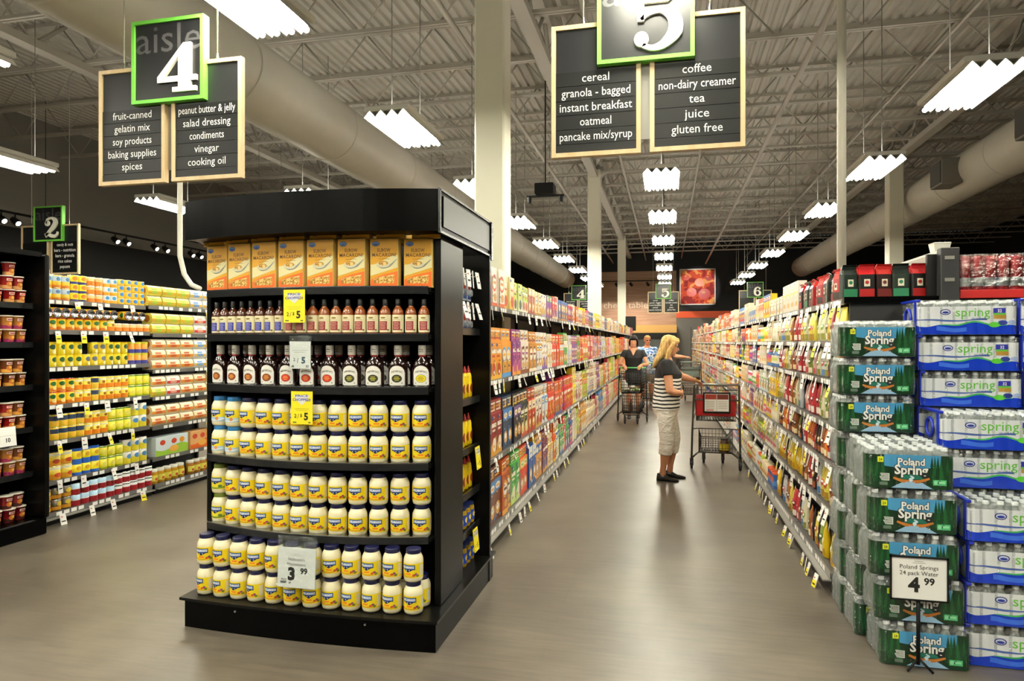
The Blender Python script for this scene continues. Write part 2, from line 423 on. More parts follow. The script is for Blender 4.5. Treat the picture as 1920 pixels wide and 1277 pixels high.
    while y < YB:
        place('joist', joist, (0, y, 0), 0, 'open web steel roof joist across the store, %s from the front' % nth(i), 'roof joists'); y += 1.5; i += 1
    def girder():
        t = thing('roof_girder', '', 'girder'); t['kind'] = 'structure'
        MB().box(-.1, .1, YF, YB, CHORDZ - .12, CHORDZ, js).build('bottom_chord', t); MB().box(-.1, .1, YF, YB, DECKZ - .2, DECKZ - .07, js).build('top_chord', t)
        mb = MB(); y = YF
        while y < YB - 2:
            mb.tube([(0, y, DECKZ - .1), (0, y + .75, CHORDZ - .05)], .035, 4, js); mb.tube([(0, y + .75, CHORDZ - .05), (0, y + 1.5, DECKZ - .1)], .035, 4, js); y += 1.5
        mb.build('web', t); return t
    for x, l in ((-1.9, 'deep steel roof girder running over the white columns'), (5.45, 'deep steel roof girder on the grey column by the duct'), (-9.3, 'deep steel roof girder far left beyond the duct')):
        place('girder', girder, (x, 0, 0), 0, l)
    # round air ducts
    dm = M('#d6d2c4', .5, vary=.05)
    for x, z, l, boxes in ((-4.93, 4.75, 'large round grey air duct hung above the left aisle', ()), (6.13, 5.07, 'large round grey air duct hung at right with box diffusers', (8.6, 11.9, 15.4))):
        t = thing('air_duct', l, 'duct', (x, 0, z))
        mb = MB(); r0 = .45
        mb.loft([[(r0*cos(2*pi*k/32), yy, r0*sin(2*pi*k/32)) for k in range(32)][::-1] for yy in lin_sp(YF + .1, YB - 2.5, 14)], dm); mb.build('duct_body', t)
        y = -5.2
        while y < YB - 3:
            MB().loft([[((r0+.012)*cos(2*pi*k/32), y + d, (r0+.012)*sin(2*pi*k/32)) for k in range(32)][::-1] for d in (0, .025)], dm).build('seam_ring', t); y += 2.4
        for b in boxes:
            mb = MB(); mb.box(-.74, -.36, b - .3, b + .3, -.32, .2, M('#7d7a70', .5), .01); mb.box(-.76, -.74, b - .26, b + .26, -.28, .16, M('#4d4b46', .5)); mb.build('diffuser', t)
    # sprinkler and conduit pipes along the store
    for i, (x, z, r, l) in enumerate(((-2.75, 5.75, .04, 'pale sprinkler pipe running between the white columns and left lights'), (-1.05, 5.85, .035, 'thin pale pipe running right of the white columns'), (.75, 5.9, .03, 'thin pale pipe running beyond the number 5 sign'),
            (1.95, 5.6, .045, 'pale sprinkler pipe running left of the right row of lights'), (3.9, 5.9, .025, 'dark thin conduit running over the right row of lights'), (-7.4, 5.6, .045, 'pale sprinkler pipe running far left of the large duct'), (-6.2, 5.9, .03, 'thin conduit running beside the left duct'))):
        t = MB().tube([(0, YF + .2, 0), (0, YB - .3, 0)], r, 8, M('#a8a294', .5)).build('sprinkler_pipe', None, (x, 0, z)); tag(t, l, 'pipe')
    # power poles on the shelving
    mb = MB(); mb.tube([(0, 0, 0), (0, 0, 4.6)], .045, 4, M('#cfcabb', .5), sq=.5); tag(mb.build('power_pole', None, (1.52, 6.5, 2.07)), 'slim white power pole rising from the coffee shelves to the roof', 'pole')
    mb = MB(); mb.tube([(.28, 0, 0), (.16, 0, .05), (.06, 0, .18), (0, 0, .4), (0, 0, 4.4)], .03, 8, M('#d8d3c4', .5)); tag(mb.build('power_pole', None, (-5.72, 7.0, 2.2)), 'white bent pole rising behind the canned fruit shelves', 'pole')
# ---------------------------------------------------------------- lamps
def ceiling_light():
    t = thing('ceiling_light', '', 'light')
    wh = M('#d9d7cf', .4); up = M('#fffaf0', .5, emit=LAMP * .12); glow = M('#fffbe8', .5, emit=LAMP)
    MB().box(-.27, .27, -.61, .61, .07, .13, wh, .01).build('housing', t)
    mb = MB()
    for x in (-.17, 0, .17): mb.box(x - .045, x + .045, -.55, .55, .131, .136, up)  # unseen glowing strips added on the housing top to brighten the roof
    mb.build('added_uplight', t)
    mb = MB(); xs = lin_sp(-.27, .27, 8); v = []; f = []
    for i, x in enumerate(xs):
        z = .075 if i % 2 else .0
        v += [(x, -.61, z), (x, .61, z), (x, .61, z + .012), (x, -.61, z + .012)]
        if i: a, b = 4*i-4, 4*i; f += [(a, a+1, b+1, b), (a+3, b+3, b+2, a+2), (a, b, b+3, a+3), (a+1, a+2, b+2, b+1)]
    mb.add(v, f, M('#f4f2ea', .35)); mb.build('reflector', t)
    me = None
    for x in (-.2025, -.0675, .0675, .2025):
        if me is None:
            mb = MB(); mb.lathe([(.024, 0), (.024, 1.16)], 8, glow); me = mb.mesh('tube')
            me.transform(Matrix.Rotation(radians(-90), 4, 'X'))
        obj('tube', me, t, (x, -.58, .014))
    for y in (-.45, .45): MB().tube([(0, y, .13), (0, y, DECKZ - 4.1)], .006, 4, GREYM).build('hanger', t)
    return t
def lights():
    rows = [(-9.1, 'far left row'), (-6.1, 'row left of the round duct'), (-3.07, 'row right of the round duct'), (-.08, 'row over the cereal aisle'), (2.97, 'right row beside the grey poles')]
    for x, l in rows:
        for i in range(-3, 9):
            y = 4.4 + 3.25 * i
            if x < -5 and i > 4 or (i < -2 and x > -3): continue
            place('lamp', ceiling_light, (x, y, 4.1), 0, 'fluorescent ceiling light, %s in the %s' % (nth(i + 3), l), 'fluorescent ceiling lights')
    # track spots on the left wall
    mb = MB(); mb.tube([(0, 2, 0), (0, 30, 0)], .025, 4, BLACKM)
    for y in (4, 12, 20, 28): mb.tube([(0, y, 0), (0, y, DECKZ - 4.24)], .008, 4, BLACKM)
    tag(mb.build('track_rail', None, (-13.2, 0, 4.24)), 'black lighting track along the far left wall', 'track')
    def spot():
        t = thing('track_spotlight', '', 'spotlight')
        mb = MB(); mb.tube([(0, 0, .16), (0, 0, .02)], .015, 6, BLACKM); mb.build('stem', t)
        mb = MB(); mb.lathe([(.02, -.1), (.06, -.08), (.075, .1), (.07, .1)], 12, BLACKM, cap=True); me = mb.mesh('lamp_can'); me.transform(Matrix.Rotation(radians(125), 4, 'Y')); obj('lamp_can', me, t)
        mb = MB(); mb.lathe([(0.001, .103), (.05, .103)], 12, M('#fff6e0', .5, emit=14), cap=False); mb.lathe([(.05, .099), (.05, .103)], 12, M('#fff6e0', .5, emit=14)); me = mb.mesh('bulb'); me.transform(Matrix.Rotation(radians(125), 4, 'Y')); obj('bulb', me, t)
        return t
    # facing right (+X) and down
    for i, y in enumerate((11.0, 11.3, 13.9, 14.25, 15.2, 15.6, 16.6, 16.95)):
        place('spot', spot, (-13.2, y, 4.08), 0, 'black track spotlight on the left wall, %s from the front' % nth(i), 'wall track spotlights')
    mb = MB(); mb.tube([(-3.4, 0, 0), (.2, 0, 0)], .025, 4, BLACKM)
    for x in (-3.2, 0): mb.tube([(x, 0, 0), (x, 0, DECKZ - 4.55)], .008, 4, BLACKM)
    tag(mb.build('track_rail', None, (0, 33.2, 4.55)), 'black lighting track before the timber back wall', 'track')
    for i, x in enumerate((-3.1, -2.4, -1.7, -.9, -.2)):
        place('spot', spot, (x, 33.2, 4.39), radians(60), 'black track spotlight before the timber back wall, %s from its left end' % nth(i), 'back wall spotlights')
    for i, x in enumerate((-2.9, -1.5, -.2)):
        L = bpy.data.lights.new('spot', 'SPOT'); L.energy = 160; L.spot_size = radians(80); L.color = (1, .9, .76); L.shadow_soft_size = .1
        o = bpy.data.objects.new('spot_beam', L); o.location = (x, 33.4, 4.3); o.rotation_euler = (radians(38), 0, 0); COL.objects.link(o)
    L = bpy.data.lights.new('spot', 'SPOT'); L.energy = 120; L.spot_size = radians(50); L.shadow_soft_size = .1
    o = bpy.data.objects.new('spot_beam', L); o.location = (1.6, 33.6, 4.6); o.rotation_euler = (radians(85), 0, 0); COL.objects.link(o)
    t = thing('ceiling_speaker', 'small black box with twin spot heads hung right of the white column', 'speaker', (-2.0, 11.2, 3.93))
    MB().box(-.16, .16, -.15, .15, .12, .3, BLACKM, .01).build('case', t); MB().box(-.32, .32, -.02, .02, .09, .12, BLACKM).build('bracket', t)
    for x in (-.27, .27): MB().lathe([(.03, 0), (.045, .09)], 10, BLACKM, (x, 0, 0)).build('spot_head', t)
    MB().tube([(0, 0, .3), (0, 0, 2.2)], .012, 5, BLACKM).build('drop_rod', t)
    for i, (x, y, z) in enumerate(((10.5, 14, 5.0), (9.2, 12.5, 4.3), (8.0, 15.5, 4.2), (12, 13, 5.2))):
        t = thing('ceiling_downlight', 'small round downlight in the dark right ceiling, %s of four' % nth(i), 'light', (x, y, z), 0, 'right downlights')
        MB().lathe([(.06, 0), (.08, .12)], 12, BLACKM).build('can', t); MB().lathe([(.055, -.004), (.055, -.001)], 12, M('#fff1d8', .5, emit=6)).build('bulb', t); MB().tube([(0, 0, .12), (0, 0, DECKZ - z)], .008, 4, BLACKM).build('stem', t)
# ---------------------------------------------------------------- aisle signs
def aisle_sign(num, left, right, loc, label, small=False):
    t = thing('aisle_sign', label, 'sign', loc, 0, 'hanging aisle signs'); bw, bh = .61, .91
    for sx, lines in ((-.64, left), (.03, right)):
        mb = MB(); f = .03; x0, x1 = sx, sx + bw; d = .022
        mb.box(x0 + f, x1 - f, -.006, .006, f, bh - f, PANEL)
        for a, b in [(f, .085)] + [(.09 + .1*k, .186 + .1*k) for k in range(5)]: mb.box(x0 + f, x1 - f, -.012, -.006, a, b, STRIPB)
        mp = front(-.0121)
        for k, s in enumerate(lines):
            w = min(.495, len(s) * .0285 + .015)
            mb.decal(txt(s, .082, (x0 + x1) / 2, .113 + (4 - k) * .1, .002, w), mp, M('#f6f5f0', .6), .0015)
        p = mb.build('letter_board', t)
        mb = MB()
        for a in ((x0, x0+f, 0, bh), (x1-f, x1, 0, bh), (x0+f, x1-f, 0, f), (x0+f, x1-f, bh-f, bh)): mb.box(a[0], a[1], -d, d, a[2], a[3], ASH)
        mb.build('board_frame', p)
    mb = MB(); z0 = .605; s = .64; x0 = -.30 if num == '4' else -.32; f = .027; y = -.04
    mb.box(x0 + f, x0 + s - f, y - .004, y + .03, z0 + f, z0 + s - f, PANEL); mp = front(y - .004)
    mb.decal(txt('aisle', .31, x0 + s/2, z0 + .39, 0, .575), mp, M('#4c4b4d', .5), .001)
    p = mb.build('number_panel', t)
    mb = MB()
    for a in ((x0, x0+f, z0, z0+s), (x0+s-f, x0+s, z0, z0+s), (x0+f, x0+s-f, z0, z0+f), (x0+f, x0+s-f, z0+s-f, z0+s)): mb.box(a[0], a[1], y - .02, y + .05, a[2], a[3], GREEN)
    mb.build('panel_frame', p)
    mb = MB()
    for sh in digit(num, .37, x0 + .41, z0 + .065): extrude(mb, sh, mp, 0, .022, M('#f7f3e2', .5))
    mb.build('numeral', p)
    for x in (-.42, .42):
        mb = MB(); mb.tube([(x, 0, bh), (x, 0, DECKZ - loc[2])], .005, 5, M('#c9c6ba', .4)); mb.lathe([(.012, 0), (.006, .05)], 8, CHROME, (x, 0, bh)); mb.build('hanger_wire', t)
    MB().box(-.03, .03, .02, .03, .1, .95, GREYM).build('centre_strap', t)
    return t
def signs():
    L4 = ('fruit-canned', 'gelatin mix', 'soy products', 'baking supplies', 'spices'); R4 = ('peanut butter & jelly', 'salad dressing', 'condiments', 'vinegar', 'cooking oil')
    L5 = ('cereal', 'granola - bagged', 'instant breakfast', 'oatmeal', 'pancake mix/syrup'); R5 = ('coffee', 'non-dairy creamer', 'tea', 'juice', 'gluten free')
    R2 = ('candy & nuts', 'bars - nutrition', 'bars - granola', 'rice cakes', 'popcorn')
    aisle_sign('4', L4, R4, (-3.75, 4.48, 2.80), 'hanging aisle sign numbered 4, near one listing canned fruit and salad dressing')
    aisle_sign('5', L5, R5, (-.14, 4.63, 2.84), 'hanging aisle sign numbered 5, near one listing cereal and coffee')
    aisle_sign('2', (), R2, (-11.0, 10.1, 2.80), 'hanging aisle sign numbered 2 above the yellow canned goods')
    aisle_sign('4', L4, R4, (-3.75, 29.2, 2.80), 'small distant aisle sign numbered 4 beside the second white column')
    aisle_sign('5', L5, R5, (-.14, 29.2, 2.80), 'small distant aisle sign numbered 5 before the timber back wall')
    aisle_sign('6', (), (), (3.55, 29.2, 2.80), 'distant aisle sign numbered 6 above the right shelves')
# ---------------------------------------------------------------- price cards
def card(loc, rz, label, w, h, kind, tilt=0, sleeve=0):
    t = thing('price_card', label, 'price card', loc, rz); t.rotation_euler = (tilt, 0, rz)
    c = {'y': YEL, 'w': PAPER, 's': PAPER, 't': PAPER}[kind]
    mb = MB(); mb.box(-w/2, w/2, -.0015, .0015, -h, 0, c); mp = front(-.0015); e = .0006
    if kind == 'y':
        pu = M('#3d3f9c', .6)
        mb.decal(poly([(-w*.38,-h*.12),(w*.38,-h*.12),(w*.2,-h*.3),(0,-h*.42),(-w*.2,-h*.3)][::-1]), mp, M('#dfe0d8', .6), e)
        mb.decal(txt('PRICE', h*.1, 0, -h*.17, .02, w*.6), mp, pu, 2*e); mb.decal(txt('CHOPPED!', h*.11, 0, -h*.29, .025, w*.84), mp, pu, 2*e)
        mb.decal(rect(-w*.34, w*.34, -h*.53, -h*.525), mp, INK, e); mb.decal(rect(-w*.28, w*.28, -h*.585, -h*.58), mp, INK, e)
        mb.decal(txt('2', h*.16, -w*.3, -h*.8, .02), mp, INK, e); mb.decal(txt('/', h*.2, -w*.17, -h*.82), mp, INK, e); mb.decal(txt('$', h*.13, -w*.03, -h*.77, .02), mp, INK, e)
        mb.decal(txt('5', h*.3, w*.2, -h*.86, .04), mp, INK, e)
        mb.decal(rect(-w*.42, -w*.25, -h*.96, -h*.92), mp, M('#6b6a30', .6), e); mb.decal(rect(w*.3, w*.42, -h*.96, -h*.92), mp, M('#6b6a30', .6), e)
    elif kind == 's':
        mb.decal(rect(-w*.38, w*.38, -h*.33, -h*.32), mp, GREYM, e); mb.decal(rect(-w*.28, w*.28, -h*.4, -h*.39), mp, GREYM, e)
        b = M('#34566b', .6)
        mb.decal(txt('2', h*.16, -w*.28, -h*.72, .02), mp, b, e); mb.decal(txt('/', h*.26, -w*.12, -h*.8, .01), mp, b, e); mb.decal(txt('5', h*.32, w*.16, -h*.8, .05), mp, b, e)
        mb.decal(rect(-w*.42, -w*.28, -h*.95, -h*.87), mp, GREYM, e); mb.decal(rect(w*.28, w*.42, -h*.95, -h*.87), mp, GREYM, e)
    elif kind == 'w':
        mb.decal(rect(-w*.08, w*.08, -h*.16, -h*.155), mp, GREYM, e); mb.decal(rect(-w*.12, w*.12, -h*.2, -h*.195), mp, GREYM, e)
        mb.decal(txt("Hellmann's", h*.11, 0, -h*.33, 0, w*.44), mp, INK, e); mb.decal(txt('Mayonnaise', h*.11, 0, -h*.45, 0, w*.5), mp, INK, e)
        mb.decal(txt('3', h*.42, -w*.13, -h*.8, .055), mp, INK, e); mb.decal(txt('99', h*.2, w*.2, -h*.64, .04), mp, INK, e)
        mb.decal(txt('PRICE', h*.07, -w*.33, -h*.83, .01, w*.14), mp, INK, e); mb.decal(rect(-w*.42, -w*.26, -h*.9, -h*.845), mp, M('#6b6962', .6), e); mb.decal(txt('all', h*.07, -w*.17, -h*.9, .02), mp, INK, e)
    elif kind == 't':
        mb.decal(rect(-w*.35, w*.35, -h*.45, -h*.44), mp, GREYM, e); mb.decal(txt('10', h*.3, w*.08, -h*.78, .03), mp, INK, e)
    mb.build('card', t)
    if sleeve:
        mb = MB(); mb.box(-w/2 - .004, w/2 + .004, -.0045, -.0035, -h, sleeve, SLEEVE); mb.box(-w/2 - .004, w/2 + .004, .0035, .0045, -h, sleeve, SLEEVE); mb.build('clear_sleeve', t)
    return t
def flag(kind):
    def f():
        c = {'w': M('#ecebe6', .6), 'y': M('#f0df1a', .55)}[kind]
        mb = MB(); mb.box(-.026, .026, -.002, .002, -.095, .012, c if kind == 'w' else PAPER)
        mp = front(-.002)
        if kind == 'y': mb.decal(rect(-.026, .026, -.095, -.03), mp, c, .0006)
        mb.decal(rect(-.018, .018, -.06, -.05), mp, INK, .0012); mb.decal(rect(-.018, .0, -.02, -.012), mp, M('#c04a3a', .6), .0012)
        return tag(mb.build('shelf_tag'), '', 'shelf tag')
    return f
TAGN = [0]
def put_flag(kind, x, y, z, rz, where):
    r = random.Random(TAGN[0]); TAGN[0] += 1
    if TAGN[0] > 298: return None
    o = place('flag' + kind, flag(kind), (x, y, z), rz + r.uniform(-.25, .25), '%s paper tag hanging from %s' % ({'w': 'white', 'y': 'yellow'}[kind], where), 'hanging shelf tags')
    o.rotation_euler[0] = r.uniform(-.35, -.05); return o
# ---------------------------------------------------------------- products of the front end display
LIDB = M('#0b0e3a', .35); LIDL = M('#2f77b5', .35); LIDG = M('#6a7a2a', .4); MAYO = M('#ece3bd', .3, coat=.5)
def mayo(kind, lidc):
    def f():
        t = thing('mayonnaise_jar', '', 'jar')
        mb = MB(); mb.lathe([(.038, 0), (.046, .004), (.0495, .014), (.0505, .03), (.0507, .07), (.0507, .106), (.049, .118), (.0435, .131), (.0375, .141), (.0365, .146)], 24, MAYO); mb.build('glass_body', t)
        mb = MB(); mb.lathe([(.037, .142), (.0385, .144), (.0385, .162), (.037, .165), (.033, .166)], 24, lidc)
        mb.lathe([(.0388, .145), (.0388, .148)], 24, lidc, cap=False); mb.build('lid', t)
        R = .0508; mb = MB(); mp = cylmap(R); n = 14; c = {'r': M('#ecd21c', .4), 'l': M('#ead72e', .4), 'o': M('#e4d530', .4)}[kind]
        mb.decal(rect(-.095, .095, .026, .098, 28), mp, c, .0004)
        blue = M('#14225f', .4); wht = M('#f2f0e8', .4)
        if kind == 'l': mb.decal(rect(-.095, .095, .026, .05, 24), mp, M('#a9cbe6', .4), .0006)
        mb.decal(band(lin_sp(-.06, .06, 16), lambda s: .034 - .006*cos(s*30), lambda s: .042 - .006*cos(s*30)), mp, {'r': M('#d9a51e', .4), 'l': M('#dfe8ec', .4), 'o': M('#6a8a2a', .4)}[kind], .0008)
        if kind == 'r':
            mb.decal(rect(-.014, .016, .041, .05, 4), mp, M('#ee8420', .45), .0011)
            for s, tt, cc in ((.03,.04,'c94f24'), (.042,.045,'8d3f6c'), (-.04,.036,'b23d1e'), (.05,.036,'5d7a24')): mb.decal(ell(s, tt, .008, .006, 8), mp, M('#'+cc, .4), .0011)
        elif kind == 'l': mb.decal(ell(.02, .043, .010, .010, 12), mp, M('#d98a4a', .4), .0011)
        else: mb.decal(ell(.03, .044, .012, .008, 10), mp, M('#55752a', .4), .0011)
        # blue banner
        mb.decal(band(lin_sp(-.037, .037, 12), lambda s: .067 if abs(s) > .025 else .067 - .014*(1-abs(s)/.025), lambda s: .091 - .0008*0), mp, M('#0f1438', .4), .0011)
        mb.decal(band(lin_sp(-.035, .035, 12), lambda s: .069 if abs(s) > .024 else .069 - .013*(1-abs(s)/.024), lambda s: .0895), mp, blue, .0016)
        mb.decal(rect(-.034, .034, .0715, .088, 10), mp, M('#5b86c4', .4), .0019)
        mb.decal(txt("HELLMANN'S", .0155, 0, .0745, .03, .064), mp, wht, .0024)
        for s in (-.008, .008): mb.decal(ell(s, .064, .003, .0025, 6), mp, wht, .0021)
        mb.decal(rect(.065, .088, .034, .09, 4), mp, M('#d6d2c4', .5), .0007)
        mb.build('label', t); return t
    return f
def sauce(c, c2, glass):
    def f():
        t = thing('sauce_bottle', '', 'bottle')
        mb = MB(); mb.lathe([(.026, 0), (.0298, .004), (.0305, .012), (.0305, .110), (.0298, .120), (.0262, .132), (.019, .143), (.0135, .150), (.0125, .158)], 20, M(glass, .18, coat=.6)); mb.build('glass_body', t)
        mb = MB(); mb.lathe([(.0145, .154), (.015, .157), (.015, .188), (.0138, .19)], 16, M('#15130f', .4)); mb.build('cap', t)
        mb = MB(); mp = cylmap(.0306); n = 12
        mb.decal(rect(-.06, .06, .014, .106, 24), mp, M('#e9e0ba', .5), .0004)
        mb.decal(rect(-.022, .022, .024, .072, 8), mp, M(c, .5), .0008)
        for k, w in ((.063,.014), (.055,.017), (.047,.012), (.039,.015), (.031,.013)): mb.decal(rect(-w, w, k, k+.003, 4), mp, M(c2, .5), .0011)
        mb.decal(ell(0, .09, .014, .006, 12), mp, M('#b7a15c', .5), .0008); mb.decal(rect(-.012, .012, .088, .091, 4), mp, M('#4a3c1c', .5), .0011)
        mb.decal(rect(-.02, .02, .078, .08, 4), mp, M('#8b8060', .5), .0008); mb.decal(ell(.028, .026, .006, .005, 10), mp, M('#7a6a34', .5), .0008)
        mb.build('label', t); return t
    return f
def bbq(c, c2):
    def f():
        t = thing('barbecue_sauce_bottle', '', 'bottle')
        mb = MB(); rg = []
        for w, d, z in ((.042,.024,0), (.049,.030,.006), (.051,.031,.02), (.051,.031,.10), (.047,.030,.125), (.036,.026,.146), (.023,.020,.157), (.0175,.0175,.163), (.017,.017,.176)):
            rg.append([(w*abs(cos(a))**.8*(1 if cos(a) > 0 else -1), d*abs(sin(a))**.8*(1 if sin(a) > 0 else -1), z) for a in [2*pi*k/28 for k in range(28)]])
        mb.loft(rg, M('#1e0a07', .12, coat=.8)); mb.build('glass_body', t)
        mb = MB(); mb.lathe([(.0195, .174), (.0215, .177), (.0215, .222), (.020, .226)], 18, M('#cfcbc0', .4)); mb.lathe([(.0186, .166), (.0188, .175)], 18, M('#8b1a18', .4))
        mp = cylmap(.0215); mb.decal(txt('Sweet', .012, 0, .2, .02, .022), mp, M('#55524c', .5), .0006); mb.decal(rect(-.012, .012, .19, .193, 4), mp, M('#55524c', .5), .0006); mb.build('cap', t)
        # arched paper label on the flat front
        def mp(s, tt, e): return (s, -.0312 * (max(0, 1 - abs(s / .0511) ** 2.5)) ** .4 - e - .0006, tt)
        def arch(w, z0, z1): return lin_sp(-w, w, 18), (lambda s: z0 + .004*(abs(s)/w)**6), (lambda s: z1 - (z1-z0)*.36*(1-sqrt(max(0, 1-(s/w)**2))))
        mb = MB(); mb.decal(band(*arch(.0425, .012, .119)), mp, M('#8a8a86', .5), .0002); mb.decal(band(*arch(.041, .014, .117)), mp, M('#e9e6dd', .5), .0006)
        mb.decal(ell(0, .05, .028, .021, 22), mp, M('#2a1a10', .5), .001); mb.decal(ell(0, .05, .0262, .0192, 22), mp, M(c, .5), .0014)
        for k, w in ((.056,.012), (.048,.016), (.040,.011)): mb.decal(rect(-w, w, k, k+.004, 3), mp, M(c2, .5), .0018)
        v, f = txt("SWEET BABY RAY'S", .0125, 0, 0, .02, .056)
        mb.add([mp(x*1.1, .085 + y - 10*x*x, .0012) for x, y in v], f, M('#33312c', .5))
        for s in (-.028, .028): mb.decal(ell(s, .026, .004, .003, 6), mp, M('#6a675f', .5), .001)
        mb.build('label', t); return t
    return f
def macaroni():
    w, d, h = .076, .03, .258
    t = thing('macaroni_box', '', 'box')
    mb = MB(); mb.box(-w, w, -d, d, 0, h, M('#d6b866', .55), .002); mb.build('carton', t)
    mb = MB(); mp = front(-d); e = .0006
    mb.decal(rect(-w+.003, w-.003, .004, h-.004), mp, M('#d39a1c', .45), e)
    mb.decal(band(lin_sp(-w+.003, w-.003, 16), lambda s: .06 + 1.2*(s+w)*.25, lambda s: .13 + (s+w)*.2 + .012*sin(s*30)), mp, M('#d9cf9a', .45), 2*e)
    mb.decal(band(lin_sp(-w+.003, w-.003, 16), lambda s: .004, lambda s: .03 + .055*sqrt(max(0, (s+w)/(2*w)))), mp, M('#ee6a1c', .45), 3*e)
    mb.decal(band(lin_sp(-w+.02, w-.02, 12), lambda s: .022, lambda s: .034 + .036*sqrt(max(0, (s+w)/(2*w)))), mp, NOODLE, 4*e)
    mb.decal(stroke([(-.04,.118),(-.01,.104),(.03,.114),(.07,.15)], [.001,.004,.005,.001]), mp, M('#8b8f8c', .3, .3), 4*e)
    mb.decal(ell(-.004, .122, .036, .017, 18), mp, M('#c9c3a2', .4), 5*e); mb.decal(ell(-.004, .128, .026, .012, 14), mp, NOODLE, 6*e)
    mb.decal(ell(-.045, h-.028, .021, .013, 20), mp, M('#10224e', .4), 3*e); mb.decal(ell(-.045, h-.028, .018, .0105, 20), mp, M('#3d6aa0', .4), 4*e); mb.decal(ell(-.045, h-.031, .012, .004, 12), mp, M('#10224e', .4), 5*e)
    br = M('#5a3c12', .5)
    mb.decal(txt('ELBOW', .026, 0, .188, .012, .07, spacing=1.1), mp, br, 3*e); mb.decal(txt('MACARONI', .026, 0, .163, .012, .128, spacing=1.1), mp, br, 3*e)
    mb.decal(rect(-.03, .03, .149, .1505), mp, br, 3*e)
    mt = lambda u, v, q: (u, v, h + q)
    mb.decal(rect(-w+.003, w-.003, -d+.003, d-.003), mt, M('#d39a1c', .45), e); mb.decal(ell(-.045, 0, .021, .013, 18), mt, M('#10224e', .4), 2*e); mb.decal(ell(-.045, 0, .015, .008, 14), mt, M('#3d6aa0', .4), 3*e)
    mb.build('front_print', t); return t
# ---------------------------------------------------------------- front end display
XC, HW, YS = -1.885, .675, 3.35
def arc(x, y0=YS, bulge=.115, hw=HW): return y0 - bulge * (1 - ((x - XC) / hw) ** 2)
LEV = [(1.849, 'macaroni shelf'), (1.60, 'third shelf from the top'), (1.318, ''), (.919, ''), (.532, '')]
def curved_slab(mb, x0, x1, yb, z0, z1, m, y0, bulge, hw, inset=0, n=20):
    xs = lin_sp(x0, x1, n); v = []; f = []
    for x in xs:
        y = arc(x, y0, bulge, hw) + inset; v += [(x, y, z0), (x, y, z1), (x, yb, z1), (x, yb, z0)]
    for i in range(n):
        a, b = 4*i, 4*i+4; f += [(a, b, b+1, a+1), (a+1, b+1, b+2, a+2), (a+2, b+2, b+3, a+3), (a, a+3, b+3, b)]
    f += [(0, 1, 2, 3), (4*n, 4*n+3, 4*n+2, 4*n+1)]
    mb.add(v, f, m)
def end_display():
    t = thing('end_display', 'black end of aisle display unit stacked with macaroni, sauces and mayonnaise', 'display unit')
    mb = MB(); curved_slab(mb, -2.58, -1.13, 4.34, 0, .15, BLACK, 3.2, .035, .74); curved_slab(mb, -2.6, -1.115, 4.36, .15, .165, SATIN, 3.18, .035, .755)
    mb.build('base', t)
    for x in (-2.25, -1.5):
        mb = MB(); mb.lathe([(.008, 0), (.006, .005)], 8, CHROME); me = mb.mesh('bolt'); me.transform(Matrix.Rotation(pi/2, 4, 'X')); obj('bolt', me, t, (x, arc(x, 3.2, .035, .74), .12))
    mb = MB(); curved_slab(mb, -2.63, -1.14, 3.36, 2.13, 2.345, BLACK, 3.26, .115, .745); mb.build('header_front', t)
    mb = MB(); mb.box(-1.17, -1.135, 3.27, 4.30, 2.13, 2.345, BLACK); mb.box(-1.134, -1.128, 3.32, 4.24, 2.16, 2.32, SATIN)
    for a in ((-1.138,-1.126,3.262,3.275,2.128,2.347), (-1.138,-1.126,3.26,4.3,2.34,2.352), (-1.138,-1.126,3.26,4.3,2.122,2.134), (-1.138,-1.12,4.27,4.31,2.1,2.35)): mb.box(*a, RAIL)
    mb.build('header_side', t)
    MB().box(-2.63, -2.6, 3.27, 4.30, 2.13, 2.345, BLACK).build('header_side', t); MB().box(-2.6, -1.17, 4.27, 4.30, 2.13, 2.345, BLACK).build('header_back', t)
    MB().box(-2.6, -1.17, 3.75, 3.78, .165, 2.13, BLACKM).build('back_panel', t)
    MB().box(-1.2, -1.165, 3.38, 3.78, .165, 2.13, SATIN, .004).build('side_panel', t); MB().box(-2.6, -2.57, 3.4, 3.78, .165, 2.13, SATIN, .004).build('side_panel', t)
    MB().box(-1.6, -1.125, 4.235, 4.275, 0, 2.13, SATIN, .004).build('end_panel', t); MB().box(-1.57, -1.55, 3.78, 4.235, .165, 2.13, BLACKM).build('niche_back', t)
    for i, (z, _) in enumerate(LEV):
        mb = MB(); curved_slab(mb, XC - HW, XC + HW, 3.75, z - .022, z, SATIN, YS, .115, HW, .006); p = mb.build('shelf', t)
        mb = MB(); curved_slab(mb, XC - HW, XC + HW - .012, 3.4, z - .034, z + .006, RAIL, YS, .115, HW, 0)
        curved_slab(mb, XC - HW, XC + HW - .012, 3.4, z + .003, z + .008, CHROME, YS - .001, .115, HW, 0)
        mb.build('price_rail', p)
    for z in (1.64, 1.208, .905, .631, .40):
        MB().box(-1.55, -1.2, 3.79, 4.235, z - .02, z, BLACK).box(-1.2, -1.19, 3.79, 4.235, z - .035, z + .008, RAIL).build('side_shelf', t)
    for z in (1.98, 1.78):
        for k in range(4):
            y = 3.85 + .1 * k; MB().tube([(-1.55, y, z), (-1.2, y, z), (-1.19, y, z + .02)], .004, 5, CHROME).build('peg_hook', t)
    return t
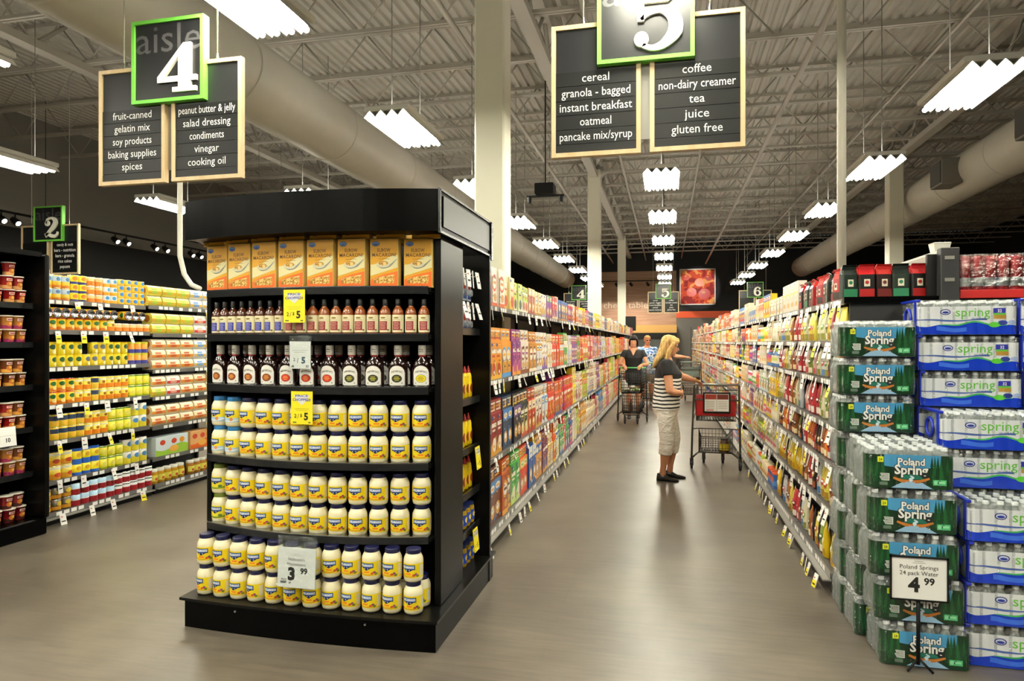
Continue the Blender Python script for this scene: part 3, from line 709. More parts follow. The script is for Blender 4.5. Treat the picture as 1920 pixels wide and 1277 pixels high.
def stack_front(fn, key, z, n, layers, pitch, r, rowname, group, kinds, yoff=0, x0=None, x1=None, thick=0, y0=YS, bulge=.115, hw=HW, jit=.12, deep=0):
    x0 = XC - HW + r + .01 if x0 is None else x0; x1 = XC + HW - r - .02 if x1 is None else x1
    rng = random.Random(key)
    for i in range(n):
        x = x0 + (x1 - x0) * i / (n - 1); k, desc = kinds(i)
        y = arc(x, y0, bulge, hw) + r + .022 + yoff
        rz = -.16 * (x - XC) / HW * -1 * (1 if not thick else 0)
        slope = 2 * bulge * (x - XC) / hw ** 2
        for L in range(layers):
            ly = ('', 'lower layer, ', 'upper layer, ')[0 if layers == 1 else L + 1]
            place(k, fn[k], (x, y, z + L * pitch), atan2(slope, 1) * .6 + (rng.uniform(-jit*2.2, jit) if jit else 0), '%s, %s%s, %s from left' % (desc, ly, rowname, nth(i)), group)
        for q in range(deep):
            place(k, fn[k], (x + .004, y + (q + 1) * (2 * r + .008), z), rng.uniform(-.3, .3), '%s, back row, %s, %s from left' % (desc, rowname, nth(i)), group)
def display_goods():
    mk = {'mr': mayo('r', LIDB), 'ml': mayo('l', LIDL), 'mo': mayo('o', LIDG)}
    yl = 'mayonnaise jar with dark blue lid'
    stack_front(mk, 1, .165, 12, 2, .166, .047, 'bottom display shelf', 'mayonnaise jars on the end display', lambda i: ('mr', yl), y0=3.2, bulge=.045, yoff=.015, deep=1, jit=.22)
    stack_front(mk, 2, .532, 12, 2, .166, .047, 'second display shelf up', 'mayonnaise jars on the end display', lambda i: ('mo', 'mayonnaise jar with olive green lid') if i == 0 else ('mr', yl))
    stack_front(mk, 3, .919, 12, 2, .166, .047, 'third display shelf up', 'mayonnaise jars on the end display', lambda i: ('ml', 'light mayonnaise jar with pale blue lid') if i < 2 else ('mr', yl))
    bb = {'b1': bbq('#8a3c14', '#e8a83a'), 'b2': bbq('#c8321a', '#f0a050'), 'b3': bbq('#2a2c12', '#b9b43a'), 'b4': bbq('#e0cf22', '#a88a1c')}
    stack_front(bb, 4, 1.318, 11, 1, 0, .045, 'barbecue sauce shelf', 'barbecue sauce bottles', lambda i: [('b1', 'barbecue sauce bottle with brown oval label')]*1 and (('b1', 'barbecue sauce bottle with brown oval label') if i < 4 else ('b2', 'barbecue sauce bottle with red oval label') if i < 7 else ('b3', 'barbecue sauce bottle with dark green oval label') if i < 10 else ('b4', 'barbecue sauce bottle with yellow oval label')), jit=.03, deep=1)
    ss = {'s1': sauce('#2a2a86', '#9a9ad0', '#4a2312'), 's2': sauce('#8d2a2c', '#c99a8a', '#8a4a22')}
    stack_front(ss, 5, 1.60, 20, 1, 0, .031, 'cooking sauce shelf', 'cooking sauce bottles', lambda i: ('s1', 'brown sauce bottle with blue square on cream label') if i < 8 else ('s2', 'amber sauce bottle with maroon square on cream label'), jit=.06)
    for L in (0, 1):
        for i in range(8):
            x = XC - HW + .078 + i * (2*HW - .15) / 7; s = 2 * .115 * (x - XC) / HW**2
            oo = place('mac', macaroni, (x, arc(x) + .045 + .245*L, 1.849 + L * .291), atan2(s, 1) * .55, 'yellow and orange elbow macaroni box, %s, %s from left' % (('front row under black header', 'lying on top behind header')[L], nth(i)), 'macaroni boxes')
            if L: oo.rotation_euler[0] = pi/2
    card((-1.93, arc(-1.93) - .012, 1.84), 0, 'yellow price card on the macaroni shelf edge, above the sauces', .125, .175, 'y')
    card((-1.895, arc(-1.895) - .012, 1.565), 0, 'white price card in a sleeve above the barbecue sauces', .122, .145, 's', sleeve=.03)
    card((-1.885, arc(-1.885) - .012, 1.30), 0, 'yellow price card on the barbecue shelf edge, above the mayonnaise', .125, .175, 'y')
    card((-1.875, arc(-1.875) - .075, .49), 0, 'large white price card hanging before the bottom mayonnaise jars', .215, .205, 'w', tilt=-.06, sleeve=.06)
    # side niche
    my = M('#f0cf16', .35)
    def mustard():
        t = thing('mustard_bottle', '', 'bottle')
        mb = MB(); rg = []
        for w, d, z in ((.03,.02,0), (.035,.024,.006), (.035,.024,.09), (.03,.021,.115), (.031,.021,.13), (.022,.018,.15), (.014,.014,.157)): rg.append([(w*cos(a), d*sin(a), z) for a in [2*pi*k/18 for k in range(18)]])
        mb.loft(rg, my); mp = front(-.0245); mb.decal(ell(0, .06, .022, .03, 14), lambda s, tt, e: (s, -.0245*sqrt(max(0, 1-(s/.036)**2)) - e, tt), M('#8c1f1a', .45), .0012); mb.build('body', t)
        mb = MB(); mb.lathe([(.015, .155), (.014, .165), (.006, .19), (.004, .2)], 10, M('#a3241c', .4)); mb.build('cap', t); return t
    def relish():
        t = thing('relish_jar', '', 'jar')
        mb = MB(); mb.lathe([(.033, 0), (.036, .01), (.036, .1), (.03, .115)], 16, M('#a98a1e', .2)); mp = cylmap(.0363)
        mb.decal(rect(-.09, .09, .02, .085, 20), mp, M('#1f3f9c', .45), .0003); mb.decal(ell(0, .055, .02, .018, 12), mp, M('#ecd23a', .45), .001); mb.decal(rect(-.012, .012, .05, .06), mp, PAPER, .002); mb.build('body', t)
        MB().lathe([(.031, .112), (.032, .114), (.032, .13)], 16, M('#20306a', .4)).build('lid', t); return t
    for j, z in enumerate((1.208, .905, .631)):
        for i in range(5):
            for q in (0, 1): place('must', mustard, (-1.25 - .085*q, 3.84 + .082*i, z), pi/2, 'yellow mustard bottle in the side niche, %s shelf down, %s, %s along' % (ORD[j], ('front row', 'back row')[q], nth(i)), 'mustard bottles in the niche')
    for j, z in enumerate((.40, .165)):
        for i in range(5):
            for q in (0, 1): place('rel', relish, (-1.25 - .09*q, 3.85 + .083*i, z), pi/2, 'blue labelled jar in the side niche, %s, %s, %s along' % (('second shelf up', 'lowest shelf')[j], ('front row', 'back row')[q], nth(i)), 'blue labelled jars in the niche')
    def blister():
        t = thing('hanging_blister_pack', '', 'blister pack')
        mb = MB(); mb.box(-.04, .04, -.002, .002, -.15, 0, M('#c9d2dc', .35)); mp = front(-.002); mb.decal(rect(-.035, .035, -.14, -.09), mp, M('#2d4f94', .4), .001); mb.decal(ell(0, -.055, .03, .028, 12), mp, M('#b0402c', .4), .001); mb.build('backing_card', t)
        mb = MB(); mb.lathe([(.025, 0), (.02, .02)], 12, M('#dfe3e6', .15, alpha=.6)); me = mb.mesh('bubble'); me.transform(Matrix.Rotation(radians(90), 4, 'X')); obj('bubble', me, t, (0, -.002, -.1)); return t
    for j, z in enumerate((1.975, 1.775)):
        for i in range(4):
            for q in (0, 1): place('blis', blister, (-1.24 - .07*q, 3.85 + .1*i, z), pi/2, 'small blister pack on the %s row of hooks, %s, %s along' % (('upper', 'lower')[j], ('front', 'behind')[q], nth(i)), 'hanging blister packs')
            put_flag('w', -1.185, 3.85 + .1*i, z + .02, pi/2, 'the %s hooks in the side niche, %s' % (('upper', 'lower')[j], nth(i)))
    for z, y in ((.895, 4.1), (.39, 4.05)): card((-1.17, y, z + .005), pi/2, 'yellow price card in the side niche, %s one' % ('upper' if z > .5 else 'lower'), .1, .14, 'y', tilt=-.1)
# ---------------------------------------------------------------- gondola shelving
def gondola(name, label, x, y0, y1, levels, face, depth=.5, topset=.08, sect=1.22, spine_top=2.0, back='#1a1a1a', skip=()):
    # face=+1: shoppers stand on +X
    t = thing(name, label, 'shelving', (x, 0, 0))
    s = face
    def bx(mb, a, b, *r):
        a, b = s*a, s*b; mb.box(min(a, b), max(a, b), *r)
    mb = MB(); bx(mb, -depth, 0.0, y0, y1, 0, .06, BLACKM); mb.build('kick_base', t)
    mb = MB(); bx(mb, -depth - .04, -depth, y0, y1, .06, spine_top, M(back, .6)); mb.build('back_panel', t)
    n = max(1, round((y1 - y0) / sect))
    for i in range(n + 1):
        y = y0 + (y1 - y0) * i / n; mb = MB(); bx(mb, -depth - .02, -depth + .03, y - .015, y + .015, .06, spine_top, BLACKM); mb.build('upright', t)
    for j, z in enumerate(levels):
        fx = 0 if j == 0 else (-topset if j == len(levels) - 1 else -.03)
        for i in range(n):
            if (i, j) in skip: continue
            ya = y0 + (y1 - y0) * i / n + .004; yb = y0 + (y1 - y0) * (i + 1) / n - .004
            mb = MB(); bx(mb, -depth, fx, ya, yb, z - .02, z, M('#3b3a39', .5)); p = mb.build('deck' if j == 0 else 'shelf', t)
            mb = MB(); bx(mb, fx, fx + .008, ya, yb, z - .036, z + .004, M('#6e6c69', .35, .3)); r = random.Random(i*7 + j)
            y = ya + r.uniform(.02, .08)
            while y < yb - .07:
                if r.random() < .62: bx(mb, fx + .008, fx + .0092, y, y + .055, z - .034, z - .002, PAPER)
                y += .075
            if j == 0: bx(mb, fx, fx + .05, ya, yb, z - .05, z - .04, M('#9a9892', .35, .4))
            mb.build('price_rail', p)
    return t
# ---------------------------------------------------------------- soup cups on the left display
def soup_cup(body, art):
    def f():
        t = thing('soup_cup', '', 'cup')
        mb = MB(); mb.lathe([(.034, 0), (.035, .004), (.045, .1), (.046, .1)], 20, M(body, .4)); mp = lambda s, tt, e: ((.0352 + .1*tt + e)*sin(s/.042), -(.0352 + .1*tt + e)*cos(s/.042), tt)
        mb.decal(rect(-.13, .13, .004, .03, 24), mp, M(art, .45), .0006); mb.decal(ell(-.002, .04, .024, .02, 16), mp, M('#c9722a', .45), .001)
        mb.decal(ell(.006, .043, .014, .010, 12), mp, M('#e6b45a', .45), .0016); mb.decal(rect(-.024, .024, .066, .084, 6), mp, M('#f0e6d8', .45), .001); mb.decal(rect(-.02, .02, .071, .079, 6), mp, M('#a01c1c' if body != '#b01c20' else '#d8402c', .45), .0016)
        mb.build('cup_body', t)
        mb = MB(); mb.lathe([(.046, .098), (.049, .099), (.049, .106), (.046, .108), (.001, .107)], 20, M('#d9d3c6', .4)); mb.build('lid', t); return t
    return f
def left_display():
    t = thing('end_display', 'black display unit at the left edge holding rows of soup cups', 'display unit')
    MB().box(-6.3, -4.93, 3.3, 4.50, 0, .14, BLACK, .01).build('base', t)
    MB().box(-5.7, -4.89, 4.45, 4.49, .14, 2.27, SATIN, .012).build('end_panel', t); MB().box(-5.52, -5.48, 3.4, 4.45, .14, 2.27, BLACKM).build('niche_back', t)
    MB().box(-5.5, -5.0, 3.36, 3.4, .14, 2.27, SATIN).build('side_panel', t); MB().box(-5.5, -4.93, 3.36, 4.45, 2.25, 2.29, BLACK).build('top_panel', t)
    for z in (1.871, 1.557, 1.212, .87, .51): MB().box(-5.48, -5.03, 3.4, 4.45, z - .02, z, BLACK).box(-5.03, -5.02, 3.4, 4.45, z - .04, z + .006, RAIL).build('shelf', t)
    cups = {'r': soup_cup('#b01c20', '#d8a060'), 'o': soup_cup('#d08a3c', '#9c2a5a'), 'b': soup_cup('#8a4a1e', '#e0a040'), 'k': soup_cup('#a5202a', '#3c1410')}
    C = {'r': 'red soup cup', 'o': 'orange soup cup with pink label', 'b': 'brown patterned soup cup', 'k': 'dark red soup cup'}
    for j, (z, rows) in enumerate(((1.871, ('rrr', 'rrr', 'r')), (1.557, ('ooo', 'ooo')), (1.212, ('bbb', 'bbb')), (.87, ('rrb', 'rrb')), (.51, ('ooo', 'bob')), (.14, ('kkk', 'kkk')))):
        for L, row in enumerate(rows):
            for i, k in enumerate(row):
                y = 4.385 - .1 * (len(row) - 1 - i) - (.09 if len(row) == 1 else 0) - .02 * (L == 1)
                place('cup' + k, cups[k], (-5.085 + .012*(i % 2), y, z + .108 * L), pi/2, '%s, left display, %s shelf down, %s layer, %s along' % (C[k], nth(j), ('bottom', 'middle', 'top')[L], nth(i)), 'soup cups on the left display')
    card((-5.0, 4.2, .9), pi/2, 'white price card on the soup cup shelf edge', .16, .15, 't', tilt=-.1)
# ---------------------------------------------------------------- canned fruit
def can(r, h, c, art):
    def f():
        t = thing('food_can', '', 'can'); n = 18
        mb = MB(); mb.lathe([(r*.97, 0), (r, .003), (r, h - .004), (r*.97, h - .004)], n, M(c, .35, spec=.5)); mp = cylmap(r)
        for a in art:
            if a[0] == 'b': mb.decal(rect(-r*1.5, r*1.5, h*a[1], h*a[2], 12), mp, M(a[3], .35), .0005)
            else: mb.decal(ell(r*a[1], h*a[2], r*a[3], h*a[4], 14), mp, M(a[5], .35), a[6] if len(a) > 6 else .0011)
        mb.build('can_body', t)
        mb = MB(); mb.lathe([(r*1.0, h - .004), (r*1.0, h), (r*.94, h), (r*.93, h - .0015), (.001, h - .0015)], n, CHROME); mb.build('lid', t); return t
    return f
CANS = {
 'gr': (.043, .112, '#ecc018', [('b',0,.28,'#e0801c'), ('e',-.1,.62,.62,.17,'#2c6a2a'), ('e',.2,.3,.5,.16,'#f2d98a'), ('b',.9,.98,'#d84a20')], 'yellow can with green oval'),
 'bw': (.043, .112, '#efc424', [('b',.5,.9,'#c9dcea'), ('e',.1,.68,.5,.15,'#5a8ab8'), ('b',0,.2,'#e58a24')], 'yellow can with blue and white top'),
 'yb': (.043, .08, '#f0d81c', [('b',0,.24,'#3a3a7a'), ('e',0,.6,.6,.24,'#e8902c')], 'short yellow can with dark blue foot'),
 'or': (.043, .08, '#f0c07a', [('b',0,.5,'#ee8c28'), ('b',.8,.95,'#f6ead0')], 'short peach and orange can'),
 'bl': (.04, .08, '#f0b030', [('b',.4,1,'#e6eef2'), ('e',0,.68,.5,.22,'#3c9ad8')], 'short white can with blue disc'),
 'bq': (.042, .062, '#f2c630', [('e',0,.62,.6,.3,'#3a86d0'), ('b',.9,1,'#f0e8d0')], 'low yellow fruit cup with blue disc'),
 'gg': (.042, .11, '#e8d020', [('e',-.05,.6,.6,.2,'#2f5a2e'), ('e',.25,.22,.45,.16,'#f4ecb0'), ('b',.92,1,'#e8c41c')], 'yellow can with dark green emblem'),
 'gs': (.042, .11, '#e8cc20', [('e',-.05,.6,.6,.2,'#6f7a86'), ('e',.2,.22,.45,.16,'#f4ecb0')], 'yellow can with grey emblem'),
 'ob': (.042, .11, '#e89a1c', [('b',0,.34,'#4a4a9a'), ('b',.8,1,'#d9d03a')], 'orange can with blue foot'),
 'yo': (.042, .11, '#e9d43c', [('b',.04,.4,'#e88a20'), ('b',.7,.85,'#f3efc8'), ('e',0,.55,.4,.12,'#a86a1e')], 'pale yellow can with orange foot'),
 'yy': (.045, .11, '#e6dc30', [('b',.06,.12,'#6a9a2c'), ('e',0,.45,.6,.2,'#f0e46a'), ('b',.86,.94,'#3f8a3c')], 'bright yellow can with green line'),
 'dg': (.042, .112, '#e2c02c', [('b',.5,.86,'#31405a'), ('e',0,.26,.7,.18,'#f0b83a')], 'yellow can with navy band'),
 'bg': (.055, .12, '#dfc63c', [('b',.04,.4,'#d9982a'), ('b',.72,.9,'#e9e6cc'), ('e',0,.34,.6,.16,'#c04a28')], 'wide yellow fruit can'),
 'by': (.046, .12, '#f0dc20', [('b',0,.2,'#2c62c0'), ('b',.8,1,'#2c62c0'), ('e',0,.5,.5,.16,'#e8b030')], 'yellow can with blue ends'),
 'tp': (.05, .12, '#d6d2c4', [('b',0,.5,'#e3d23a'), ('e',0,.6,.6,.2,'#4f8cc0')], 'white and yellow fruit can'),
 'dk': (.048, .1, '#4a3a1c', [('b',.1,.4,'#c98a24'), ('e',0,.62,.6,.2,'#d8b83c')], 'dark brown can with gold art'),
 'rj': (.046, .1, '#a9cbe0', [('b',0,.48,'#8c1a20'), ('b',.48,.56,'#e6e6e6')], 'blue topped red fruit jar'),
 'rw': (.046, .1, '#dcdcd8', [('b',0,.5,'#a02228'), ('b',.75,.85,'#55585c')], 'white topped red fruit jar'),
}
def canned_fruit():
    gondola('shelving_unit', 'black shelving bay packed with yellow canned fruit', -5.12, 4.6, 5.86, (.1, .365, .71, 1.02, 1.344, 1.665, 1.93), 1, spine_top=2.0)
    gondola('shelving_unit', 'black shelving bay with fruit cup packs right of the canned fruit', -5.12, 5.895, 7.15, (.1, .366, .69, .995, 1.275, 1.65, 1.94), 1, spine_top=2.0)
    fn = {k: can(*v[:4]) for k, v in CANS.items()}
    rows = [(1.93, 2, 'gr bw bw bw'.split(), 0), (1.93, 3, 'yb yb or or bl bl'.split(), 4), (1.93, 4, 'bq bq bq bq'.split(), 10),
            (1.665, 1, 'bw gr gr gr gr gr gr gr yo or or or or or'.split(), 0),
            (1.344, 2, 'gg gg gg gg gg gs gs gs gg gg gg ob ob ob'.split(), 0),
            (1.02, 2, 'gr gr gr gr yo yo dg yo yo yo yo yy yy yy'.split(), 0),
            (.71, 2, 'bg dg dg dg dg yo yo yo yy yy yy tp tp'.split(), 0),
            (.365, 2, 'bg bg bg by by by yy yy yy tp tp tp'.split(), 0),
            (.1, 2, 'dk dk dk rj rj rj rj rj rw rw rw rw rw'.split(), 0)]
    ys = {}
    for z, layers, seq, i0 in rows:
        y = ys.get(z, 4.645)
        fx = -5.12 - (.08 if z > 1.9 else 0 if z < .2 else .03)
        for i, k in enumerate(seq):
            r, h = CANS[k][:2]; y += r + .002
            for L in range(layers):
                if z == 1.344 and i == 5 and L == 1: continue
                nm = {1.93: 'top', 1.665: 'second', 1.344: 'third', 1.02: 'fourth', .71: 'fifth', .365: 'sixth', .1: 'lowest'}[z]
                place('can' + k, fn[k], (fx - r - .012, y, z + h * L), pi/2 + random.Random(int(y*999)+L).uniform(-.25, .25), '%s, %s canned fruit shelf, %s layer up, %s along' % (CANS[k][4], nm, ORD[L], nth(i + i0)), 'canned fruit on the left shelves')
            y += r + .002
        ys[z] = y
    for i in range(13):
        if i == 9: continue
        y = 4.70 + i * .088
        o = place('cangr', fn['gr'], (-5.12 - .135, y, 1.665 + .112 + .043), 0, 'can lying silver end outward on the second canned fruit shelf, %s along' % nth(i), 'canned fruit on the left shelves')
        o.rotation_euler = (0, pi/2, 0)
    # fruit cup packs
    def pack(c1, c2, c3):
        def f():
            t = thing('fruit_cup_pack', '', 'pack'); w = .095
            mb = MB(); pr = [(-.05, .0), (-.062, .02), (-.066, .05), (-.058, .085), (-.035, .105), (.06, .105), (.06, 0)]
            mb.loft([[(x, y, z) for y, z in pr] for x in (-w, w)], M(c1, .4), sm=False, cap=True)
            def mp(s, tt, e):
                for (y0, z0), (y1, z1) in zip(pr[:4], pr[1:5]):
                    if tt <= z1 + 1e-6:
                        k = (tt - z0) / (z1 - z0); return (s, y0 + (y1 - y0) * k - e, tt)
                return (s, -.035 - e, tt)
            mb.decal(poly([(-w, .02), (w, .02), (w, .05), (-w, .05)]), mp, M(c2, .4), .0012)
            mb.decal(ell(.0, .036, .05, .014, 14), mp, M(c3, .4), .0022); mb.decal(rect(-w, w, .086, .102), mp, M('#f0ead6', .4), .0012); mb.decal(rect(-.05, .03, .055, .075), mp, M(c3, .4), .0012)
            mb.build('card_sleeve', t)
            for s in (-1, 1):
                mb = MB(); mb.lathe([(.03, 0), (.038, .003)], 14, M('#b8742c', .25)); me = mb.mesh('cup_end'); me.transform(Matrix.Rotation(s * radians(90), 4, 'Y')); obj('cup_end', me, t, (s * w, .0, .052))
            return t
        return f
    PK = {'y': (pack('#e9dc5a', '#d8a828', '#a8c03c'), 'yellow fruit cup pack'), 'o': (pack('#ecd9b0', '#dc8a34', '#c05a24'), 'cream and orange fruit cup pack'), 'w': (pack('#e6e9ee', '#d8b04a', '#6a9ad0'), 'white and blue fruit cup pack'), 'r': (pack('#f0e8e0', '#c83a2c', '#e0a08a'), 'white and red fruit cup pack')}
    for z, rws, nm in ((1.94, ('yyyww', 'yyyww'), 'top'), (1.65, ('yyyrr', 'yyyrr'), 'second'), (1.275, ('ooowo', 'oooww', 'ooowo'), 'third'), (.995, ('yrooo', 'orooo'), 'fourth'), (.69, ('ooooo', 'ooooo'), 'fifth')):
        for L, row in enumerate(rws):
            for i, k in enumerate(row):
                place('pk' + k, PK[k][0], (-5.12 - (.15 if z > 1.9 else .10), 6.0 + .212 * i, z + .106 * L), pi/2, '%s, %s shelf of fruit cup bay, %s layer, %s along' % (PK[k][1], nm, ORD[L], nth(i)), 'fruit cup packs')
    for i, (y, w, c1, c2, l) in enumerate(((6.2, .24, '#d9e6ea', '#9cc63c', 'wide white and green fruit carton'), (6.66, .18, '#e8b070', '#e86a24', 'wide orange fruit carton'))):
        t = thing('fruit_carton', l + ' on the sixth shelf of the fruit cup bay', 'carton', (-5.16, y, .366), pi/2)
        mb = MB(); mb.box(-w, w, 0, .12, 0, .2, M(c1, .45), .002); mb.build('carton', t); mb = MB(); mp = front(0)
        mb.decal(band(lin_sp(-w, w, 8), lambda s: .004, lambda s: .08 + .03*sin(s*12)), mp, M(c2, .45), .001)
        for s, cc in ((-.6, 'd04a2c'), (.1, 'd04a2c'), (.6, 'e89a2c')): mb.decal(ell(s*w, .14, .04, .028, 14), mp, M('#' + cc, .45), .002)
        mb.decal(ell(.1*w, .06, .07, .035, 14), mp, M('#efb24a', .45), .002); mb.build('print', t)
    def gjar(c):
        def f():
            t = thing('fruit_jar', '', 'jar')
            mb = MB(); mb.lathe([(.042, 0), (.046, .008), (.046, .11), (.038, .125)], 16, M(c, .2)); mb.decal(rect(-.06, .06, .03, .09, 12), cylmap(.046), M('#e6dc5a', .45), .0008); mb.decal(ell(0, .05, .02, .016, 10), cylmap(.046), M('#c04a28', .45), .0016); mb.build('glass_body', t)
            MB().lathe([(.04, .122), (.041, .125), (.041, .148), (.038, .15)], 16, M('#e9e6da', .4)).build('lid', t); return t
        return f
    for i in range(9):
        k = i // 5; place('gj%d' % k, gjar(('#b88a1e', '#a8702a')[k]), (-5.17, 5.93 + .098*i + (.06 if k else 0), .1), pi/2, 'white lidded %s jar, lowest shelf of fruit cup bay, %s' % (('yellow fruit', 'amber fruit')[k], nth(i)), 'white lidded fruit jars')
    r = random.Random(4)
    for z in (1.93, 1.665, 1.02, .71, .365, .1):
        for i in range(4):
            y = 4.75 + i*.29 + r.uniform(-.06, .06); put_flag('y' if r.random() < .3 else 'w', -5.12 + .02 - (.08 if z > 1.9 else .03 if z > .2 else -.05), y, z - .02, pi/2, 'the canned fruit shelf edge, %s at height %s' % (nth(i), ('low', 'middle', 'upper')[min(2, int(z / .7))] + (' rail' if z in (1.93, .71, .1) else ' ledge')))
    for z in (1.94, 1.275, .69, .1): put_flag('y', -5.15 + (.07 if z == .1 else 0), 6.75, z - .02, pi/2, 'the fruit cup bay, %s' % {1.94: 'top shelf', 1.275: 'third shelf', .69: 'fifth shelf', .1: 'lowest shelf'}[z])
# ---------------------------------------------------------------- cartons for the long aisle
def carton_mesh(mb, w, h, d, cols, style, ox=0, oy=0, oz=0, F=None):
    c1, c2, c3 = cols
    F = F or (lambda x, y, z: (x, y, z))
    def bx(x0, x1, y0, y1, z0, z1, m):
        v = [F(x, y, z) for x in (x0, x1) for y in (y0, y1) for z in (z0, z1)]
        mb.add(v, [(0,1,3,2),(4,6,7,5),(0,4,5,1),(2,3,7,6),(0,2,6,4),(1,5,7,3)], m)
    bx(-w/2, w/2, 0, d, 0, h, M(c1, .4))
    mp = lambda s, t, e: F(s, -e, t)
    a, b = M(c2, .4), M(c3, .4)
    lt = M('#f0e9d8', .4); tan = M('#d8a04c', .4); dkc = M('#3a2a30', .5)
    if style == 0:
        mb.decal(rect(-w/2, w/2, h*.72, h), mp, a, .0008); mb.decal(ell(0, h*.3, w*.36, h*.16, 14), mp, tan, .0016); mb.decal(ell(0, h*.84, w*.36, h*.08, 14), mp, lt, .0016); mb.decal(rect(-w*.25, w*.25, h*.81, h*.86), mp, b, .0024)
        mb.decal(ell(-.04*w, h*.33, w*.2, h*.08, 10), mp, lt, .0024)
    elif style == 1:
        mb.decal(poly([(-w/2, 0), (w/2, 0), (w/2, h*.5), (-w/2, h*.25)]), mp, a, .0008); mb.decal(ell(.05*w, h*.26, w*.3, h*.17, 14), mp, b, .0016); mb.decal(rect(-w*.38, w*.38, h*.68, h*.78), mp, lt, .0016); mb.decal(rect(-w*.3, w*.2, h*.58, h*.63), mp, b, .0016); mb.decal(ell(-w*.28, h*.9, w*.14, h*.05, 10), mp, M('#22407a', .4), .0016)
    elif style == 2:
        mb.decal(rect(-w/2, w/2, 0, h*.12), mp, a, .0008); mb.decal(ell(0, h*.62, w*.4, h*.22, 16), mp, a, .0008); mb.decal(ell(0, h*.62, w*.33, h*.15, 16), mp, lt, .0016); mb.decal(rect(-w*.26, w*.26, h*.59, h*.66), mp, b, .0024); mb.decal(ell(.1*w, h*.26, w*.26, h*.1, 12), mp, tan, .0016)
    else:
        for k in range(3): mb.decal(rect(-w*.4, w*.4, h*(.18 + .26*k), h*(.18 + .26*k) + h*.12), mp, (a, b, lt)[k], .0008)
        mb.decal(ell(w*.2, h*.5, w*.18, h*.2, 12), mp, tan, .0016)
    carton_detail(mb, w, h, mp, cols, style)
NEAR = {
 3: [('#f0e6d6','#e0602c','#e8a84a',.205,.34), ('#efe0b0','#ecc23a','#d8502c',.2,.31), ('#cfdc6a','#e9ecd0','#4a5a3a',.17,.28), ('#b8d050','#f0f0dc','#c05a2c',.17,.27), ('#b04a32','#e6c08a','#e9e0c8',.17,.28), ('#e6d8a8','#c08a2c','#7a8ac0',.19,.27), ('#ddd8d0','#9aa0c8','#d8b03a',.18,.27)],
 2: [('#e8961c','#f0b83a','#c03a1c',.19,.31), ('#e89a20','#4a9ad8','#efc03c',.19,.31), ('#8a2f86','#f0a02c','#c04a90',.18,.31), ('#e6dccb','#8a4a2c','#a04a90',.19,.31), ('#c8842c','#f0e6d0','#a03a24',.18,.29), ('#d6d8dc','#d89a2c','#3c6ab0',.18,.29), ('#e9e2da','#7a5ab0','#d8a42c',.18,.29)],
 1: [('#8f1d1c','#e0a02c','#f0e0c8',.19,.34), ('#1d3550','#3c7ac0','#e6b84a',.19,.34), ('#1e1c28','#6a4a8a','#d8c04a',.18,.33), ('#20322a','#c04a2c','#e6d48a',.17,.33), ('#c0431f','#f0d8a8','#7a1c1c',.18,.32), ('#e4dcc8','#c8a05a','#b03a2c',.19,.31), ('#dfe2e4','#6a9ad0','#e09a2c',.18,.31)],
 0: [('#6a3a24','#4a86c0','#e0a04a',.19,.34), ('#b8521e','#e8a83a','#5a2a14',.18,.34), ('#3fa03c','#c8e07a','#e8e4c8',.18,.36), ('#e0481e','#f0b04a','#9cc83c',.17,.34), ('#1d4f9c','#dfe4ea','#8ab0e0',.2,.4), ('#d8932c','#3a6ab0','#f0e0b0',.19,.36), ('#7a2440','#d8a04a','#4a3a7a',.18,.34)]}
PAL = ['#d8432a','#e8891f','#f0c826','#efe7d2','#5a8cc8','#8a4a9c','#c22a3c','#e6a838','#f2e23a','#b9cc3c','#e07040','#ddd2c0','#3a62a8','#d84a7a','#c88a3a','#4f9c48','#ecd9b0','#e25a1c','#e9e2d2','#dcd4c2','#e8ddb8','#cfd6dc','#e6d9c4','#efe9da']
def carton_detail(mb, w, h, mp, cols, st):
    q = random.Random(str((w, h, cols, st))); e = .0034
    tone = [M(c, .45) for c in ('#3a3030', '#f4efe2', cols[1], cols[2], '#7a5a3a', '#8a8a90')]
    for k in range(3):
        z = h * q.uniform(.06, .94); x = w * q.uniform(-.35, .1); L = w * q.uniform(.15, .34)
        for n in range(2): mb.decal(rect(x, x + L * q.uniform(.6, 1), z + n*h*.028, z + n*h*.028 + h*.014), mp, tone[q.randrange(6)], e)
    for k in range(2):
        x, z = w * q.uniform(-.34, .34), h * q.uniform(.1, .9)
        mb.decal(ell(x, z, w * q.uniform(.06, .14), h * q.uniform(.02, .06), 8), mp, tone[q.randrange(6)], e + .0006)
    x = q.choice((-1, 1)) * w * .4; mb.decal(rect(x - w*.06, x + w*.06, h*.1, h*q.uniform(.4, .9)), mp, tone[2 + q.randrange(4)], .003)
def carton(key):
    w, h, d, cols, st = key
    def f():
        mb = MB(); carton_mesh(mb, w, h, d, cols, st); return tag(mb.build('cereal_box'), '', 'box')
    return f
CNAME = {}
def two(a, b):
    a, b = colour_name(a), colour_name(b); return a if a == b else a + ' and ' + b
def colour_name(h):
    r, g, b = [int(h[i:i+2], 16) for i in (1, 3, 5)]; mx, mn = max(r, g, b), min(r, g, b)
    if mx - mn < 40: return 'white' if mx > 190 else 'grey' if mx > 90 else 'black'
    if r >= g and r >= b:
        if b > g + 20: return 'purple' if r < 170 else 'pink'
        if g > r * .78: return 'yellow' if b < 140 else 'cream'
        if g > r * .5: return 'orange' if r > 190 else 'brown'
        return 'red' if r > 110 else 'dark brown'
    if g >= b: return 'green'
    return 'blue' if b > 90 else 'navy'
LVN = ('lowest shelf', 'second shelf up', 'third shelf up', 'top shelf')
